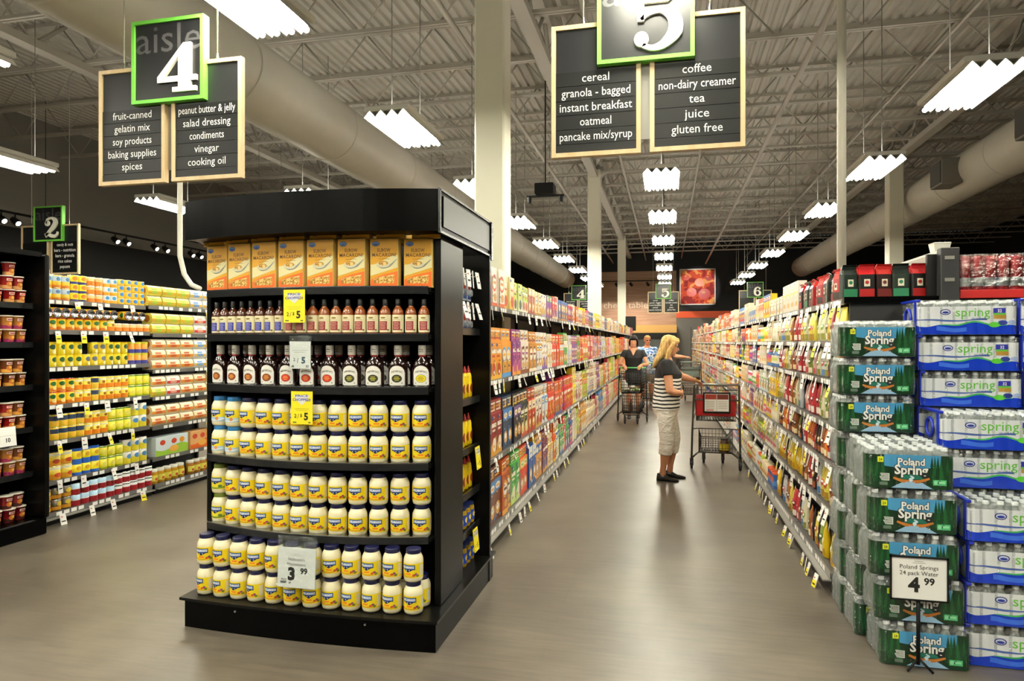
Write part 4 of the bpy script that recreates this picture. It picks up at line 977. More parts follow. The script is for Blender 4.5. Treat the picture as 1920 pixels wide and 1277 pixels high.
def cereal_aisle():
    lv = (.12, .64, 1.26, 1.86)
    gg = gondola('shelving_unit', 'long shelving run of cereal boxes along the left of the aisle', -1.31, 4.37, 30.2, lv, 1, depth=.5, spine_top=1.95, topset=.1)
    MB().box(-1.1, -.56, 4.4, 30.2, .06, 1.9, BLACKM).build('far_side_panel', gg)
    rng = random.Random(11); items = []
    for j, z in enumerate(lv):
        y = 4.40; n = 0; seq = list(NEAR[j]); avail = (.47, .57, .53, .36)[j]
        while y < 29.75:
            near = bool(seq) and y > (5.0, 5.05, 5.05, 5.42)[j]
            if near: c1, c2, c3, w, h = seq.pop(0); st = rng.randrange(3)
            else:
                c1, c2, c3 = rng.sample(PAL, 3); w = rng.uniform(.14, .21); h = rng.uniform(.25, .33); st = rng.randrange(4)
            w = round(w, 2); h = round(min(h, avail - .02), 2)
            for rep in range(2 if near else rng.choice((1, 2, 2, 2, 3)) if y < 9 else rng.choice((2, 3, 4))):
                if y + w > 30.0: y += .3; break
                fx = -1.31 - (.1 if j == 3 else .0 if j == 0 else .03) - .012 - rng.uniform(0, .02)
                items.append((y + w/2, fx, z, (w, h, .06 + .02*(w > .17), (c1, c2, c3), st), j, n, 0)); n += 1
                rest = avail - h; zz = z + h; k = 0; hs = min(.14, max(.07, rest * .5 if rest > .2 else rest - .02))
                hs = round(hs, 2)
                while rest > hs + .015 and rest > .085 and j < 3 and k < 2:
                    items.append((y + w/2, fx - .01, zz, (w, hs, .08, (c1, c3, c2), 3), j, n - 1, k + 1)); zz += hs; rest -= hs; k += 1
                y += w + .004
    items.sort(key=lambda a: a[0]); stuff = MB()
    for i, (y, fx, z, key, j, n, k) in enumerate(items):
        w, h, d, cols, st = key
        if i < 300:
            place(('ct', key), carton(key), (fx, y, z), pi/2 + rng.uniform(-.03, .03), '%s %s, left aisle %s, %s along' % (two(cols[0], cols[1]), 'cereal box' if k == 0 else ('small box atop another', 'small box topmost in pile')[k - 1], LVN[j], nth(n)), 'boxes on the cereal shelves')
        else:
            carton_mesh(stuff, w, h, d, cols, st, F=lambda a, b, c, fx=fx, y=y, z=z: (fx - b, y + a, z + c))
    o = stuff.build('cereal_boxes'); tag(o, 'distant cereal boxes filling the far half of the left shelves', 'boxes', kind='stuff')
    r = random.Random(5)
    for j, z in enumerate(lv):
        y = 4.4; n = 0
        while y < 13:
            fx = -1.31 - (.1 if j == 3 else -.055 if j == 0 else .03) + .012
            put_flag('y' if r.random() < .25 else 'w', fx, y, z - (.05 if j == 0 else .02), pi/2, 'the %s edge of the cereal run, %s' % (LVN[j], nth(n))); n += 1
            y += r.choice((.15, .2, .3, .4, .6)) * (1 if y < 8 else 1.8)
# ---------------------------------------------------------------- right hand shelves
def pouch(c1, c2, c3, h=.2, w=.082):
    def f():
        t = thing('tea_pouch', '', 'pouch'); rg = []
        for k, (z, d, ww) in enumerate(((0, .018, .98), (.02, .026, 1), (.45, .03, .98), (.8, .018, .97), (.92, .004, 1), (1, .002, 1))):
            rg.append([(w/2*ww*cos(a), d*sin(a), z*h) for a in [2*pi*q/14 for q in range(14)]])
        mb = MB(); mb.loft(rg, M(c1, .3)); 
        def mp(s, tt, e):
            k = tt / h; d = .026 + .004*min(1, k/.45) if k < .45 else .03 - .026*(k-.45)/.47
            return (s, -max(.003, d)*sqrt(max(.05, 1 - (2*s/w)**2)) - e - .001, tt)
        mb.decal(rect(-w*.4, w*.4, h*.06, h*.26, 6), mp, M(c2, .35), .001); mb.decal(ell(0, h*.5, w*.32, h*.13, 12), mp, M(c3, .35), .001); mb.decal(rect(-w*.22, w*.22, h*.47, h*.53, 4), mp, PAPER, .002)
        mb.decal(rect(-w*.42, w*.42, h*.74, h*.82, 4), mp, M(c2, .35), .001); mb.build('pouch_body', t); return t
    return f
def coffee_bag(c1, c2, c3):
    def f():
        t = thing('coffee_bag', '', 'bag'); w, d, h = .046, .036, .2
        def rr(w, d, z, b=.008): return [(w, -d+b, z), (w, d-b, z), (w-b, d, z), (-w+b, d, z), (-w, d-b, z), (-w, -d+b, z), (-w+b, -d, z), (w-b, -d, z)]
        mb = MB(); mb.loft([rr(w*.95, d*.95, 0), rr(w, d, .012), rr(w*.98, d, .08), rr(w, d*.95, .15)], M(c1, .28, coat=.3), sm=False)
        mp = front(-d); mb.decal(rect(-w*.9, w*.9, .012, .06), mp, M(c2, .3), .0012); mb.decal(rect(-w*.36, w*.36, .075, .12), mp, M('#e2d9c0', .4), .0012); mb.decal(ell(0, .1, w*.25, .012, 10), mp, M(c2, .4), .002); mb.build('bag_body', t)
        mb = MB(); mb.loft([rr(w, d*.95, .15), rr(w*.98, d*.5, .182), [(a, b - .012, c) for a, b, c in rr(w*.96, .006, .2, .002)], [(a, b - .03, c) for a, b, c in rr(w*.94, .005, .212, .002)]], M(c3, .25, coat=.3), sm=False); mb.build('folded_top', t); return t
    return f
def right_aisle():
    lv = (.12, .477, .773, 1.03, 1.32, 1.567, 1.83)
    g = gondola('shelving_unit', 'long shelving run of pouches and groceries along the right of the aisle', 1.0, 4.52, 29.5, lv, -1, depth=.56, topset=.08, spine_top=2.09, back='#8a867c')
    MB().box(.06, .6, 4.47, 4.52, 1.80, 1.838, BLACK).build('end_shelf_edge', g); MB().box(.1, .56, 4.5, 4.52, .06, 1.80, M('#1c1c1c', .6)).build('end_panel', g)
    MB().box(.58, .68, 4.44, 4.5, 0, 2.12, M('#1f1f20', .5), .004).box(.6, .65, 4.434, 4.44, 2.05, 2.07, GREYM).box(.6, .65, 4.434, 4.44, 1.92, 1.94, GREYM).build('end_upright', g)
    MB().box(.66, 1.3, 4.5, 12, .06, 1.8, BLACKM).build('far_side_panel', g); MB().box(0, .02, 29.5, 29.54, 0, 2.2, BLACKM).build('end_upright', g)
    MB().box(.58, .68, 4.5, 29.4, 2.09, 2.11, M('#a8a69e', .35, .3)).build('spine_cap', g)
    rng = random.Random(3)
    PC = {'w': ('#d9d2b0', '#8a8a3c', '#7aa040', 'pale green tea pouch'), 'y': ('#e2d056', '#a07a24', '#c04a2c', 'yellow pouch'), 'r': ('#b8323a', '#e6ddd0', '#6a1c1c', 'red pouch'), 'p': ('#d6a8a0', '#c03a4a', '#e6dcd0', 'pink pouch'), 'g': ('#7f8f3a', '#e6e0c0', '#3c5a24', 'green pouch'), 'k': ('#2a2422', '#8a4a2c', '#c9a05a', 'dark brown pouch'), 'b': ('#9a5a2c', '#e6ccA0', '#5a2a18', 'tan pouch'), 'o': ('#e07a24', '#f0e0b0', '#a03a1c', 'orange pouch'), 's': ('#c6cacc', '#4a7ab0', '#b03a3c', 'silver pouch'), 'Y': ('#e3bf1e', '#c08a14', '#f0e6b0', 'golden yellow pouch')}
    rows = ['YYgYgkykbywskrryybbsskYY' , 'wYYykgyyYYYYkbrrkssyykbbo'[::-1], 'skkrobkkroorskgwbbkroookk', 'ggkkgwgrrrppyswwbbrrrpwwy'[::1], 'bogkwswypgprrrppbbwwypprr', 'ywrygwwwyywwyyrrbbywysswo']
    cnt = 0
    for j, row in enumerate(rows):
        z = lv[j]; y = 4.58; h = min(.23, lv[j+1] - z - .05)
        for i, k in enumerate(row):
            if rng.random() < .06: y += .095; continue
            fx = 1.0 + (.0 if j == 0 else .03) + .045
            place('po' + k + str(j), pouch(*PC[k][:3], h=h), (fx + rng.uniform(0, .02), y, z), -pi/2 + rng.uniform(-.25, .25), '%s on the right aisle %s, %s from the water' % (PC[k][3], ('lowest shelf', 'second shelf up', 'third shelf up', 'fourth shelf up', 'fifth shelf up', 'sixth shelf up')[j], nth(i)), 'pouches on the right shelves'); y += .098
    # coffee bags on top
    CB = {'g': ('#1a2a20', '#2f7a55', '#16201b', 'dark green coffee bag'), 'k': ('#171514', '#a8201f', '#b81f24', 'black and red coffee bag'), 'r': ('#a81e20', '#1c1b1a', '#d8322c', 'red coffee bag'), 'd': ('#2a1614', '#6a2420', '#c02a24', 'maroon coffee bag')}
    for i, (x, y, k, rz) in enumerate(((1.115, 4.60, 'g', .15), (1.215, 4.59, 'k', -.1), (1.31, 4.60, 'd', .1), (1.405, 4.585, 'g', -.12), (1.505, 4.595, 'k', .1), (1.16, 4.70, 'r', .2), (1.27, 4.71, 'g', 0), (1.38, 4.70, 'r', .1), (1.49, 4.71, 'k', 0),
          (1.13, 4.84, 'r', -1.3), (1.14, 4.97, 'k', -1.6), (1.13, 5.09, 'g', -1.7), (1.14, 5.21, 'd', -1.5), (1.13, 5.33, 'r', -1.35), (1.14, 5.45, 'k', -1.6), (1.13, 5.57, 'r', -1.7), (1.14, 5.69, 'd', -1.5), (1.13, 5.81, 'g', -1.5), (1.14, 5.93, 'r', -1.6), (1.13, 6.05, 'k', -1.5))):
        place('cb' + k, coffee_bag(*CB[k][:3]), (x, y, 1.832), rz, '%s on the right shelf top, %s' % (CB[k][3], 'front row, %s from left' % nth(i) if i < 5 else 'second row, %s from left' % nth(i - 5) if i < 9 else '%s along the aisle edge' % nth(i - 9)), 'coffee bags on the top shelf')
    # everything farther along, by kind
    items = []; CAN = lambda y: y
    for j, z in enumerate(lv):
        y = 6.98 if j < 6 else 6.15; n = 0; av = (lv[j+1] - z - .05) if j < 6 else .3
        while y < 29.3:
            kind = rng.choice('bbjc' if y < 11 else 'bbbj') if j < 6 else 'b'
            cols = tuple(rng.sample(PAL + ['#e6e2da', '#d9d2bc', '#2a2a30', '#c9b89a'], 3))
            w = round({'b': rng.uniform(.11, .2), 'j': .085, 'c': .105}[kind], 2); h = round(min(av, {'b': rng.uniform(.17, .3), 'j': .19, 'c': .16}[kind]), 2); st = rng.randrange(4)
            for rep in range(rng.choice((2, 3, 4))):
                if y + w > 29.4: y += .3; break
                items.append((y + w/2, 1.0 + (.08 if j == 6 else 0 if j == 0 else .03) + .015, z, kind, (w, h, .07, cols, st), j, n)); n += 1; y += w + .005
    items.sort(key=lambda a: a[0]); stuff = MB(); num = {'b': 0, 'j': 0, 'c': 0}
    def jar(w, h, cols):
        def f():
            r = w * .46; t = thing('grocery_jar', '', 'jar'); mb = MB()
            mb.lathe([(r*.92, 0), (r, .008), (r, h*.68), (r*.75, h*.8)], 14, M(cols[0], .2, coat=.4)); mb.decal(rect(-r*1.2, r*1.2, h*.16, h*.58, 10), cylmap(r), M(cols[1], .45), .001); mb.decal(ell(0, h*.38, r*.6, h*.12, 10), cylmap(r), M(cols[2], .45), .002); mb.build('glass_body', t)
            MB().lathe([(r*.8, h*.78), (r*.82, h*.8), (r*.82, h*.95), (r*.76, h*.97)], 14, M(cols[2], .4)).build('lid', t); return t
        return f
    def tin(w, h, cols):
        def f():
            r = w * .48; t = thing('coffee_tin', '', 'tin'); mb = MB(); mb.lathe([(r, 0), (r, h*.9)], 16, M(cols[0], .35)); mb.decal(rect(-r*1.4, r*1.4, h*.2, h*.5, 12), cylmap(r), M(cols[1], .4), .001); mb.decal(ell(0, h*.55, r*.6, h*.2, 10), cylmap(r), M(cols[2], .4), .002); mb.build('tin_body', t)
            MB().lathe([(r*1.03, h*.88), (r*1.03, h*.98), (r*.95, h)], 16, M(cols[2], .4)).build('lid', t); return t
        return f
    LN = ('lowest shelf', 'second shelf up', 'third shelf up', 'fourth shelf up', 'fifth shelf up', 'sixth shelf up', 'top shelf')
    for (y, fx, z, kind, key, j, n) in items:
        w, h, d, cols, st = key; num[kind] += 1
        if num[kind] > (300 if kind == 'b' else 140):
            carton_mesh(stuff, w, h, d, cols, st, F=lambda a, b, c, fx=fx, y=y, z=z: (fx + b, y - a, z + c)); continue
        where = 'on right aisle %s beyond the pouches, %s along' % (LN[j], nth(n))
        if kind == 'b':
            o = place(('rb', key), carton(key), (fx, y, z), -pi/2 + rng.uniform(-.03, .03), '%s box %s' % (two(cols[0], cols[1]), where), 'boxes on the right shelves'); o.name = 'grocery_box'
        elif kind == 'j': place(('rj', w, h, cols), jar(w, h, cols), (fx + w/2, y, z), -pi/2, '%s jar with %s lid %s' % (colour_name(cols[0]), colour_name(cols[2]), where), 'jars on the right shelves')
        else: place(('rt', w, h, cols), tin(w, h, cols), (fx + w/2, y, z), -pi/2, '%s tin with %s lid %s' % (colour_name(cols[0]), colour_name(cols[2]), where), 'tins on the right shelves')
    tag(stuff.build('grocery_boxes'), 'distant groceries filling the far half of the right shelves', 'groceries', kind='stuff')
    r = random.Random(8)
    for j, z in enumerate(lv):
        y = 4.62; n = 0
        while y < 11:
            fx = 1.0 + (.08 if j == 6 else -.055 if j == 0 else .03) - .012
            put_flag('y' if (r.random() < (.85 if j == 0 or (j == 6 and y < 5.4) else .2)) else 'w', fx, y, z - (.05 if j == 0 else .02), -pi/2, 'the %s edge of the right aisle, %s' % (LN[j], nth(n))); n += 1
            y += r.choice((.1, .11, .13, .22, .4)) if y < 7.5 else .7
    # red drink packs beside the spine, tub on the spine
    def drinks():
        t = thing('drink_can_pack', '', 'pack')
        MB().box(-.2, .2, 0, .135, 0, .05, M('#c5201f', .45), .002).build('tray', t)
        for i in range(6):
            for q in range(2): MB().lathe([(.026, 0), (.031, .01), (.031, .225), (.026, .24)], 14, M(('#a51a22', '#8e1820')[q], .25, .4)).lathe([(.0312, .06), (.0312, .11)], 14, M('#9a9a98', .3, .6), cap=False).build('can', t, (-.166 + .0665*i, .034 + .067*q, .012))
        MB().box(-.203, .203, -.003, .138, .05, .262, FILM, .012).build('shrink_wrap', t); return t
    for i, x in enumerate((1.905, 2.315)): place('drk', drinks, (x, 4.5, 1.822), 0, 'red canned drink pack in shrink wrap on the shelf top, %s' % ('nearer the black upright', 'at the picture edge')[i], 'red drink packs')
    MB().box(.69, 1.6, 4.46, 5.0, 1.78, 1.82, BLACK).build('side_top_shelf', g)
    t = thing('white_tub', 'small white tub standing on the black shelf spine', 'tub', (1.63, 4.6, 2.11))
    MB().loft([[(sx*w, sy*w, z) for sx, sy in ((1,1),(-1,1),(-1,-1),(1,-1))] for w, z in ((.038, 0), (.046, .05))], M('#d8d6cc', .5), sm=False).build('body', t); MB().box(-.048, .048, -.048, .048, .05, .058, M('#d8d6cc', .5), .003).build('rim', t)
# ---------------------------------------------------------------- bottled water
CLEAR = M('#e6f0ee', .1, trans=.66)
def bottle_mesh(h, r):
    mb = MB(); mb.lathe([(r*.8, 0), (r, .012), (r*.98, h*.3), (r*.9, h*.36), (r, h*.42), (r*.98, h*.66), (r*.8, h*.76), (r*.45, h*.86), (.0125, h*.89), (.0125, h*.92)], 12, CLEAR)
    mb.lathe([(.0145, h*.92), (.0145, h*.99), (.012, h)], 10, M('#eceeee', .35)); return mb.mesh('bottle')
def wrapmap(w, d, rc=.03, bumps=6):
    fl = w - rc; al = rc * pi / 2
    def mp(s, t, e):
        sg = 1 if s >= 0 else -1; a = abs(s)
        if a <= fl: return (s, -d - e - .0014*cos(2*pi*(s + w)*bumps/(2*w) + pi), t)
        if a <= fl + al:
            q = (a - fl) / rc; return (sg*(fl + (rc + e)*sin(q)), -d + rc - (rc + e)*cos(q), t)
        return (sg*(w + e), -d + rc + (a - fl - al), t)
    return mp
def poland():
    t = thing('water_pack', '', 'bottled water'); w, d, h = .195, .13, .205
    me = bottle_mesh(h - .004, .032); ZS = 1.12
    for i in range(6):
        for q in range(4): obj('bottle', me, t, (-w + .0325 + .065*i, -d + .0325 + .065*q, .002))
    MB().box(-w, w, -d, d, .001, h + .001, FILM, .018).build('shrink_film', t)
    mq = wrapmap(w, d); mp = lambda s, t, e: mq(s, t * ZS, e)
    mb = MB(); H = .150; g = M('#0d2f19', .3, coat=.4)
    mb.decal(rect(-.235, .235, .004, H, 48), mp, g, .001)
    mb.decal(band(lin_sp(-.115, .135, 28), lambda s: .085 + .25*abs(s - .01)**1.0*.5, lambda s: H), mp, M('#4590bd', .3, coat=.4), .0016)
    r = random.Random(2)
    for k in range(16):
        s = (-.215 + .0135*k) if k < 8 else (.095 + .0135*(k - 8)); th = .138 + r.uniform(-.012, .01); bw = .018
        for m_ in range(4):
            z0 = .03 + (th - .03)*m_/4.6; ww = bw*(1 - m_*.2); mb.decal(poly([(s - ww, z0), (s + ww, z0), (s, z0 + (th - .03)*.42)]), mp, M(('#0f3a1e', '#1a5229')[k % 2], .3, coat=.4), .0022 + .0002*m_)
    mb.decal(poly([(-.085, .006), (.1, .006), (.045, .034), (-.03, .034)]), mp, M('#8fb4d2', .3), .003)
    mb.decal(stroke([(-.075, .05), (-.03, .037), (.035, .036), (.085, .05)], [.004, .007, .007, .004]), mp, M('#b5702e', .35), .0034)
    mb.decal(band(lin_sp(-.05, .06, 10), lambda s: .045, lambda s: .045 + .022*sqrt(max(0, 1 - ((s - .005)/.055)**2))), mp, M('#1f6a5a', .35), .003); mb.decal(stroke([(.0, .06), (.014, .052), (.0, .045), (.008, .036)], [.002, .004, .005, .008]), mp, M('#c8dbe6', .35), .0036)
    ink = M('#1c1f20', .4); wh = M('#e8e8e2', .35)
    mb.decal(txt('Poland', .043, .005, .106, .075, .125), mp, ink, .0036); mb.decal(txt('Poland', .043, .005, .106, .03, .12), mp, wh, .0044)
    mb.decal(txt('Spring', .056, .005, .067, .07, .155), mp, ink, .0036); mb.decal(txt('Spring', .056, .005, .067, .03, .148), mp, wh, .0044)
    mb.decal(rect(-.145, -.118, .116, .14, 2), mp, M('#d9dc2e', .4), .003); mb.decal(txt('24', .016, -.1315, .122, .02), mp, M('#3a5a1c', .4), .0038)
    mb.decal(rect(-.135, -.092, .036, .068, 3), mp, M('#cfd2cc', .4), .003)
    for k in range(5): mb.decal(rect(-.131, -.096, .04 + .0055*k, .0425 + .0055*k, 2), mp, M('#6a6e6a', .4), .0036)
    mb.decal(rect(-.135, -.1, .016, .03, 2), mp, M('#5a6a5e', .4), .003)
    mb.decal(rect(.1, .158, .022, .046, 4), mp, M('#4fae74', .4), .003); mb.decal(ell(.112, .034, .009, .009, 10), mp, M('#8fd2a4', .4), .0036); mb.decal(rect(.126, .152, .03, .04, 2), mp, M('#8fd2a4', .4), .0036)
    mb.build('printed_wrap', t); return t
def spring():
    t = thing('water_pack', '', 'bottled water'); w, d, h = .25, .125, .196
    me = bottle_mesh(h - .004, .0305)
    for i in range(8):
        for q in range(4): obj('bottle', me, t, (-w + .0312 + .0625*i, -d + .0312 + .0625*q, .002))
    MB().box(-w, w, -d, d, .001, h + .001, FILM, .018).build('shrink_film', t)
    mq = wrapmap(w, d, bumps=8); mp = lambda s, t, e: mq(s, t * 1.06, e)
    mb = MB(); H = .15
    mb.decal(rect(-.272, .272, .004, H, 56), mp, M('#dfe3e6', .25, coat=.4), .001)
    wv = lambda s: .056 + .007*sin(s*16 + 1) + .006*sin(s*37) - .012*(s*2)**2
    mb.decal(band(lin_sp(-.272, .272, 40), lambda s: .004, wv), mp, M('#1638b8', .25, coat=.4), .0016)
    mb.decal(band(lin_sp(-.13, .2, 24), lambda s: wv(s) - .003, lambda s: wv(s) + .006*(1 - ((s - .03)/.17)**2)), mp, M('#3fa75a', .3), .0022)
    mb.decal(band(lin_sp(-.15, .0, 14), lambda s: .02 + .005*sin(s*30), lambda s: .042 + .006*sin(s*30)), mp, M('#3a6ad8', .3), .0022)
    mb.decal(band(lin_sp(-.272, .1, 30), lambda s: .074 + .004*sin(s*22), lambda s: .079 + .004*sin(s*22) + .005*abs(sin(s*14))), mp, M('#4a63a4', .3), .0016)
    mb.decal(ell(-.105, .121, .026, .0155, 24), mp, M('#1c2470', .3), .0022); mb.decal(ell(-.105, .121, .021, .0115, 20), mp, M('#c6d0e6', .3), .0028); mb.decal(ell(-.105, .119, .016, .006, 16), mp, M('#26358c', .3), .0034)
    gn = M('#62b83e', .35)
    mb.decal(txt('spring', .066, .03, .098, .002, .17), mp, gn, .0024); mb.decal(txt('WATER', .014, .06, .081, .0, .075, spacing=1.3), mp, M('#3a4a9a', .35), .0024)
    mb.decal(rect(.13, .19, .114, .14, 4), mp, M('#2a2f9a', .35), .0024); mb.decal(txt('32', .022, .16, .118, .02), mp, PAPER, .0032); mb.decal(rect(.13, .19, .104, .114, 4), mp, gn, .0024); mb.decal(rect(.132, .192, .084, .104, 4), mp, M('#b0873a', .4), .0024)
    mb.decal(ell(.135, .054, .028, .014, 14), mp, M('#5cc33c', .35), .003); mb.decal(ell(.175, .064, .024, .013, 14), mp, M('#2a3a8a', .35), .003); mb.decal(ell(.22, .066, .02, .011, 14), mp, M('#9fb2dc', .35), .003)
    mb.build('printed_wrap', t)
    mb = MB(); b = M('#1a2fae', .3, coat=.4)
    mb.tube([(-w - .004, .045*cos(a) - .0, .10 + .05*sin(a)) for a in [2*pi*k/20 for k in range(20)]], .009, 6, b, closed=True)
    mb.box(-w - .003, -w + .02, -d - .002, d, h - .01, h + .004, b, .002); mb.box(-w - .004, -w + .001, -d + .005, -d + .028, .02, h, b); mb.build('carry_handle', t); return t
def water():
    P = ((3.75, 1.178, 'front'), (4.03, 1.178, 'middle'), (4.31, 1.168, 'rear'))
    r = random.Random(6)
    for y, x, l in P:
        for k in range(5): place('pol', poland, (x + r.uniform(-.008, .008) + (.012*(2 - k) if l == 'front' else 0), y - .01*(4 - k)*(l == 'front'), .211 * k), r.uniform(-.02, .02), 'green wrapped water pack, %s column of the green stack, %s tier up' % (l, ORD[k]), 'green wrapped water packs')
    for k in range(3): place('pol', poland, (1.142 + .004*k, 4.245, 1.055 + .211 * k), r.uniform(-.015, .015), 'green wrapped water pack, %s of the upper three beside the pouch shelf' % ('lowest', 'middle', 'topmost')[k], 'green wrapped water packs')
    for k in range(4): place('spr', spring, (1.66 + r.uniform(-.012, .012), 3.78, .2 * k), r.uniform(-.02, .02), 'blue and white water pack, nearest column, %s tier up' % ORD[k], 'blue spring water packs')
    for y, l, n in ((4.07, 'second', 6), (4.335, 'rear', 6)):
        for k in range(n): place('spr', spring, (1.648 + r.uniform(-.01, .01), y, .2 * k), r.uniform(-.015, .015), 'blue and white water pack, %s column from the front, %s tier up' % (l, ORD[k]), 'blue spring water packs')
    for x, l in ((1.618, 'left'), (2.13, 'right')):
        for k in range(3):
            place('spr', spring, (x + .012*(2 - k), 4.315, 1.2 + .2 * k), 0, 'blue and white water pack, upper pile %s, %s of three' % (('beside the green stack', 'at the picture edge')[l == 'right'], ('lowest', 'middle', 'topmost')[k]), 'blue spring water packs')
    for k in range(6): place('spr', spring, (2.16, 4.33, .2 * k), 0, 'blue and white water pack, hidden right column, %s tier up' % ORD[k], 'blue spring water packs')
    t = thing('sign_stand', 'white 4.99 price sign on a black floor stand before the green water packs', 'sign stand', (1.165, 3.545, 0))
    MB().tube([(0, 0, .03), (0, 0, .40)], .009, 8, BLACKM).build('post', t)
    mb = MB(); mb.tube([(0, 0, .06), (-.055, -.03, .006)], .006, 6, BLACKM); mb.tube([(0, 0, .06), (.055, -.03, .006)], .006, 6, BLACKM); mb.tube([(0, 0, .06), (0, .045, .006)], .006, 6, BLACKM); mb.build('foot', t)
    z0, z1, w = .335, .545, .125; mb = MB()
    for a in ((-w, -w+.007, z0, z1), (w-.007, w, z0, z1), (-w, w, z0, z0+.007), (-w, w, z1-.007, z1)): mb.box(a[0], a[1], -.016, -.002, a[2], a[3], BLACKM)
    mb.build('sign_frame', t)
    mb = MB(); mb.box(-w+.006, w-.006, -.010, -.006, z0+.006, z1-.006, PAPER); mp = front(-.010, z=z0)
    mb.decal(rect(-.02, .02, .186, .188), mp, GREYM, .0008); mb.decal(rect(-.028, .028, .178, .18), mp, GREYM, .0008)
    mb.decal(txt('Poland Springs', .028, 0, .15, 0, .165), mp, INK, .0008); mb.decal(txt('24 pack Water', .028, 0, .121, 0, .165), mp, INK, .0008)
    mb.decal(txt('4', .092, -.022, .044, .045), mp, INK, .0008); mb.decal(txt('99', .046, .044, .078, .03), mp, INK, .0008); mb.build('sign_card', t)
# ---------------------------------------------------------------- shopping carts
def wires(mb, quad, nu, nv, r, m):
    a, b, c, d = [Vector(p) for p in quad]
    for i in range(nu + 1):
        t = i / nu; mb.tube([a.lerp(b, t), d.lerp(c, t)], r, 4, m)
    for j in range(nv + 1):
        t = j / nv; mb.tube([a.lerp(d, t), b.lerp(c, t)], r, 4, m)
def cart(loc, rz, label, metal, handle_c, seat_c, board):
    t = thing('shopping_cart', label, 'shopping cart', loc, rz)
    mb = MB()
    for s in (-1, 1):
        mb.tube([(s*.285, .13, .13), (s*.28, .11, .4), (s*.265, .06, .85), (s*.26, .01, 1.02), (s*.255, 0, 1.05)], .013, 8, metal)
        mb.tube([(s*.285, .13, .14), (s*.2, .28, .19), (s*.13, .56, .17), (s*.12, .62, .14)], .012, 8, metal)
        mb.tube([(s*.27, .08, .62), (s*.2, .86, .68)], .010, 6, metal)
    mb.tube([(-.2, .28, .19), (.2, .28, .19)], .011, 6, metal); mb.tube([(-.265, .06, .86), (.265, .06, .86)], .009, 6, metal); mb.tube([(-.12, .58, .17), (.12, .58, .17)], .011, 6, metal)
    mb.build('frame', t)
    MB().tube([(-.255, 0, 1.05), (.255, 0, 1.05)], .016, 10, handle_c).build('handle', t)
    mb = MB(); r = .0028 if board else .0042; z0, z1 = .60, .98
    R = [(-.25, .1), (.25, .1), (.2, .86), (-.2, .86)]; B = [(-.23, .12), (.23, .12), (.17, .80), (-.17, .80)]
    for i in range(4):
        j = (i + 1) % 4; wires(mb, ((*B[i], z0), (*B[j], z0), (*R[j], z1), (*R[i], z1)), 14, 7, r, metal)
    wires(mb, [(*p, z0) for p in B], 12, 14, r, metal); mb.tube([(*p, z1) for p in R], .007, 6, metal, closed=True); mb.build('basket', t)
    mb = MB(); L = [(-.2, .16), (.2, .16), (.15, .6), (-.15, .6)]
    for i in range(4):
        j = (i + 1) % 4; a, b = .2, (.5 if i == 0 else .34 if i == 2 else .42)
        wires(mb, ((*L[i], a), (*L[j], a), (*L[j], .5 if j in (0, 1) else .34), (*L[i], .5 if i in (0, 1) else .34)), 10, 5, r, metal)
    wires(mb, [(*p, .2) for p in L], 10, 8, r, metal); mb.tube([(-.2, .16, .5), (.2, .16, .5), (.15, .6, .34), (-.15, .6, .34)], .007, 6, metal, closed=True)
    for s in (-1, 1): mb.tube([(s*.2, .16, .2), (s*.22, .2, .19)], .008, 5, metal); mb.tube([(s*.2, .16, .5), (s*.278, .11, .5)], .008, 5, metal); mb.tube([(s*.15, .6, .2), (s*.125, .6, .17)], .008, 5, metal)
    mb.build('lower_basket', t)
    if seat_c:
        MB().box(-.23, .23, .105, .125, .66, .92, seat_c, .008).box(-.22, .22, .125, .27, .70, .72, seat_c).build('child_seat', t)
    if board:
        p = MB().box(-.155, .165, .045, .06, .70, .955, BLACKM, .006).build('advert_board', t)
        mb = MB(); mb.box(-.135, .145, .041, .045, .725, .935, PAPER); mp = front(.041)
        mb.decal(rect(-.13, .0, .87, .93), mp, M('#a83a2a', .5), .001); mb.decal(rect(.01, .14, .87, .93), mp, M('#7a2a20', .5), .001); mb.decal(rect(.003, .007, .73, .93), mp, GREYM, .0015)
        for k in range(5): mb.decal(rect(-.12, -.02, .76 + .02*k, .766 + .02*k), mp, M('#a9a69c', .5), .001); mb.decal(rect(.02, .13, .76 + .02*k, .766 + .02*k), mp, M('#a9a69c', .5), .001)
        mb.decal(rect(-.12, -.03, .735, .745), mp, RED, .001); mb.build('poster', p)
    rub = M('#17171a', .6)
    for x, y in ((-.285, .13), (.285, .13), (-.118, .6), (.118, .6)):
        mb = MB(); mb.box(x - .022, x - .016, y - .02, y + .02, .05, .125, metal); mb.box(x + .016, x + .022, y - .02, y + .02, .05, .125, metal); mb.box(x - .022, x + .022, y - .02, y + .02, .12, .14, metal); c = mb.build('caster', t)
        mb = MB(); mb.lathe([(.02, -.015), (.056, -.014), (.06, -.008), (.06, .008), (.056, .014), (.02, .015)], 18, rub); me = mb.mesh('wheel'); me.transform(Matrix.Rotation(pi/2, 4, 'Y')); obj('wheel', me, c, (x, y + .015, .0605))
    return t
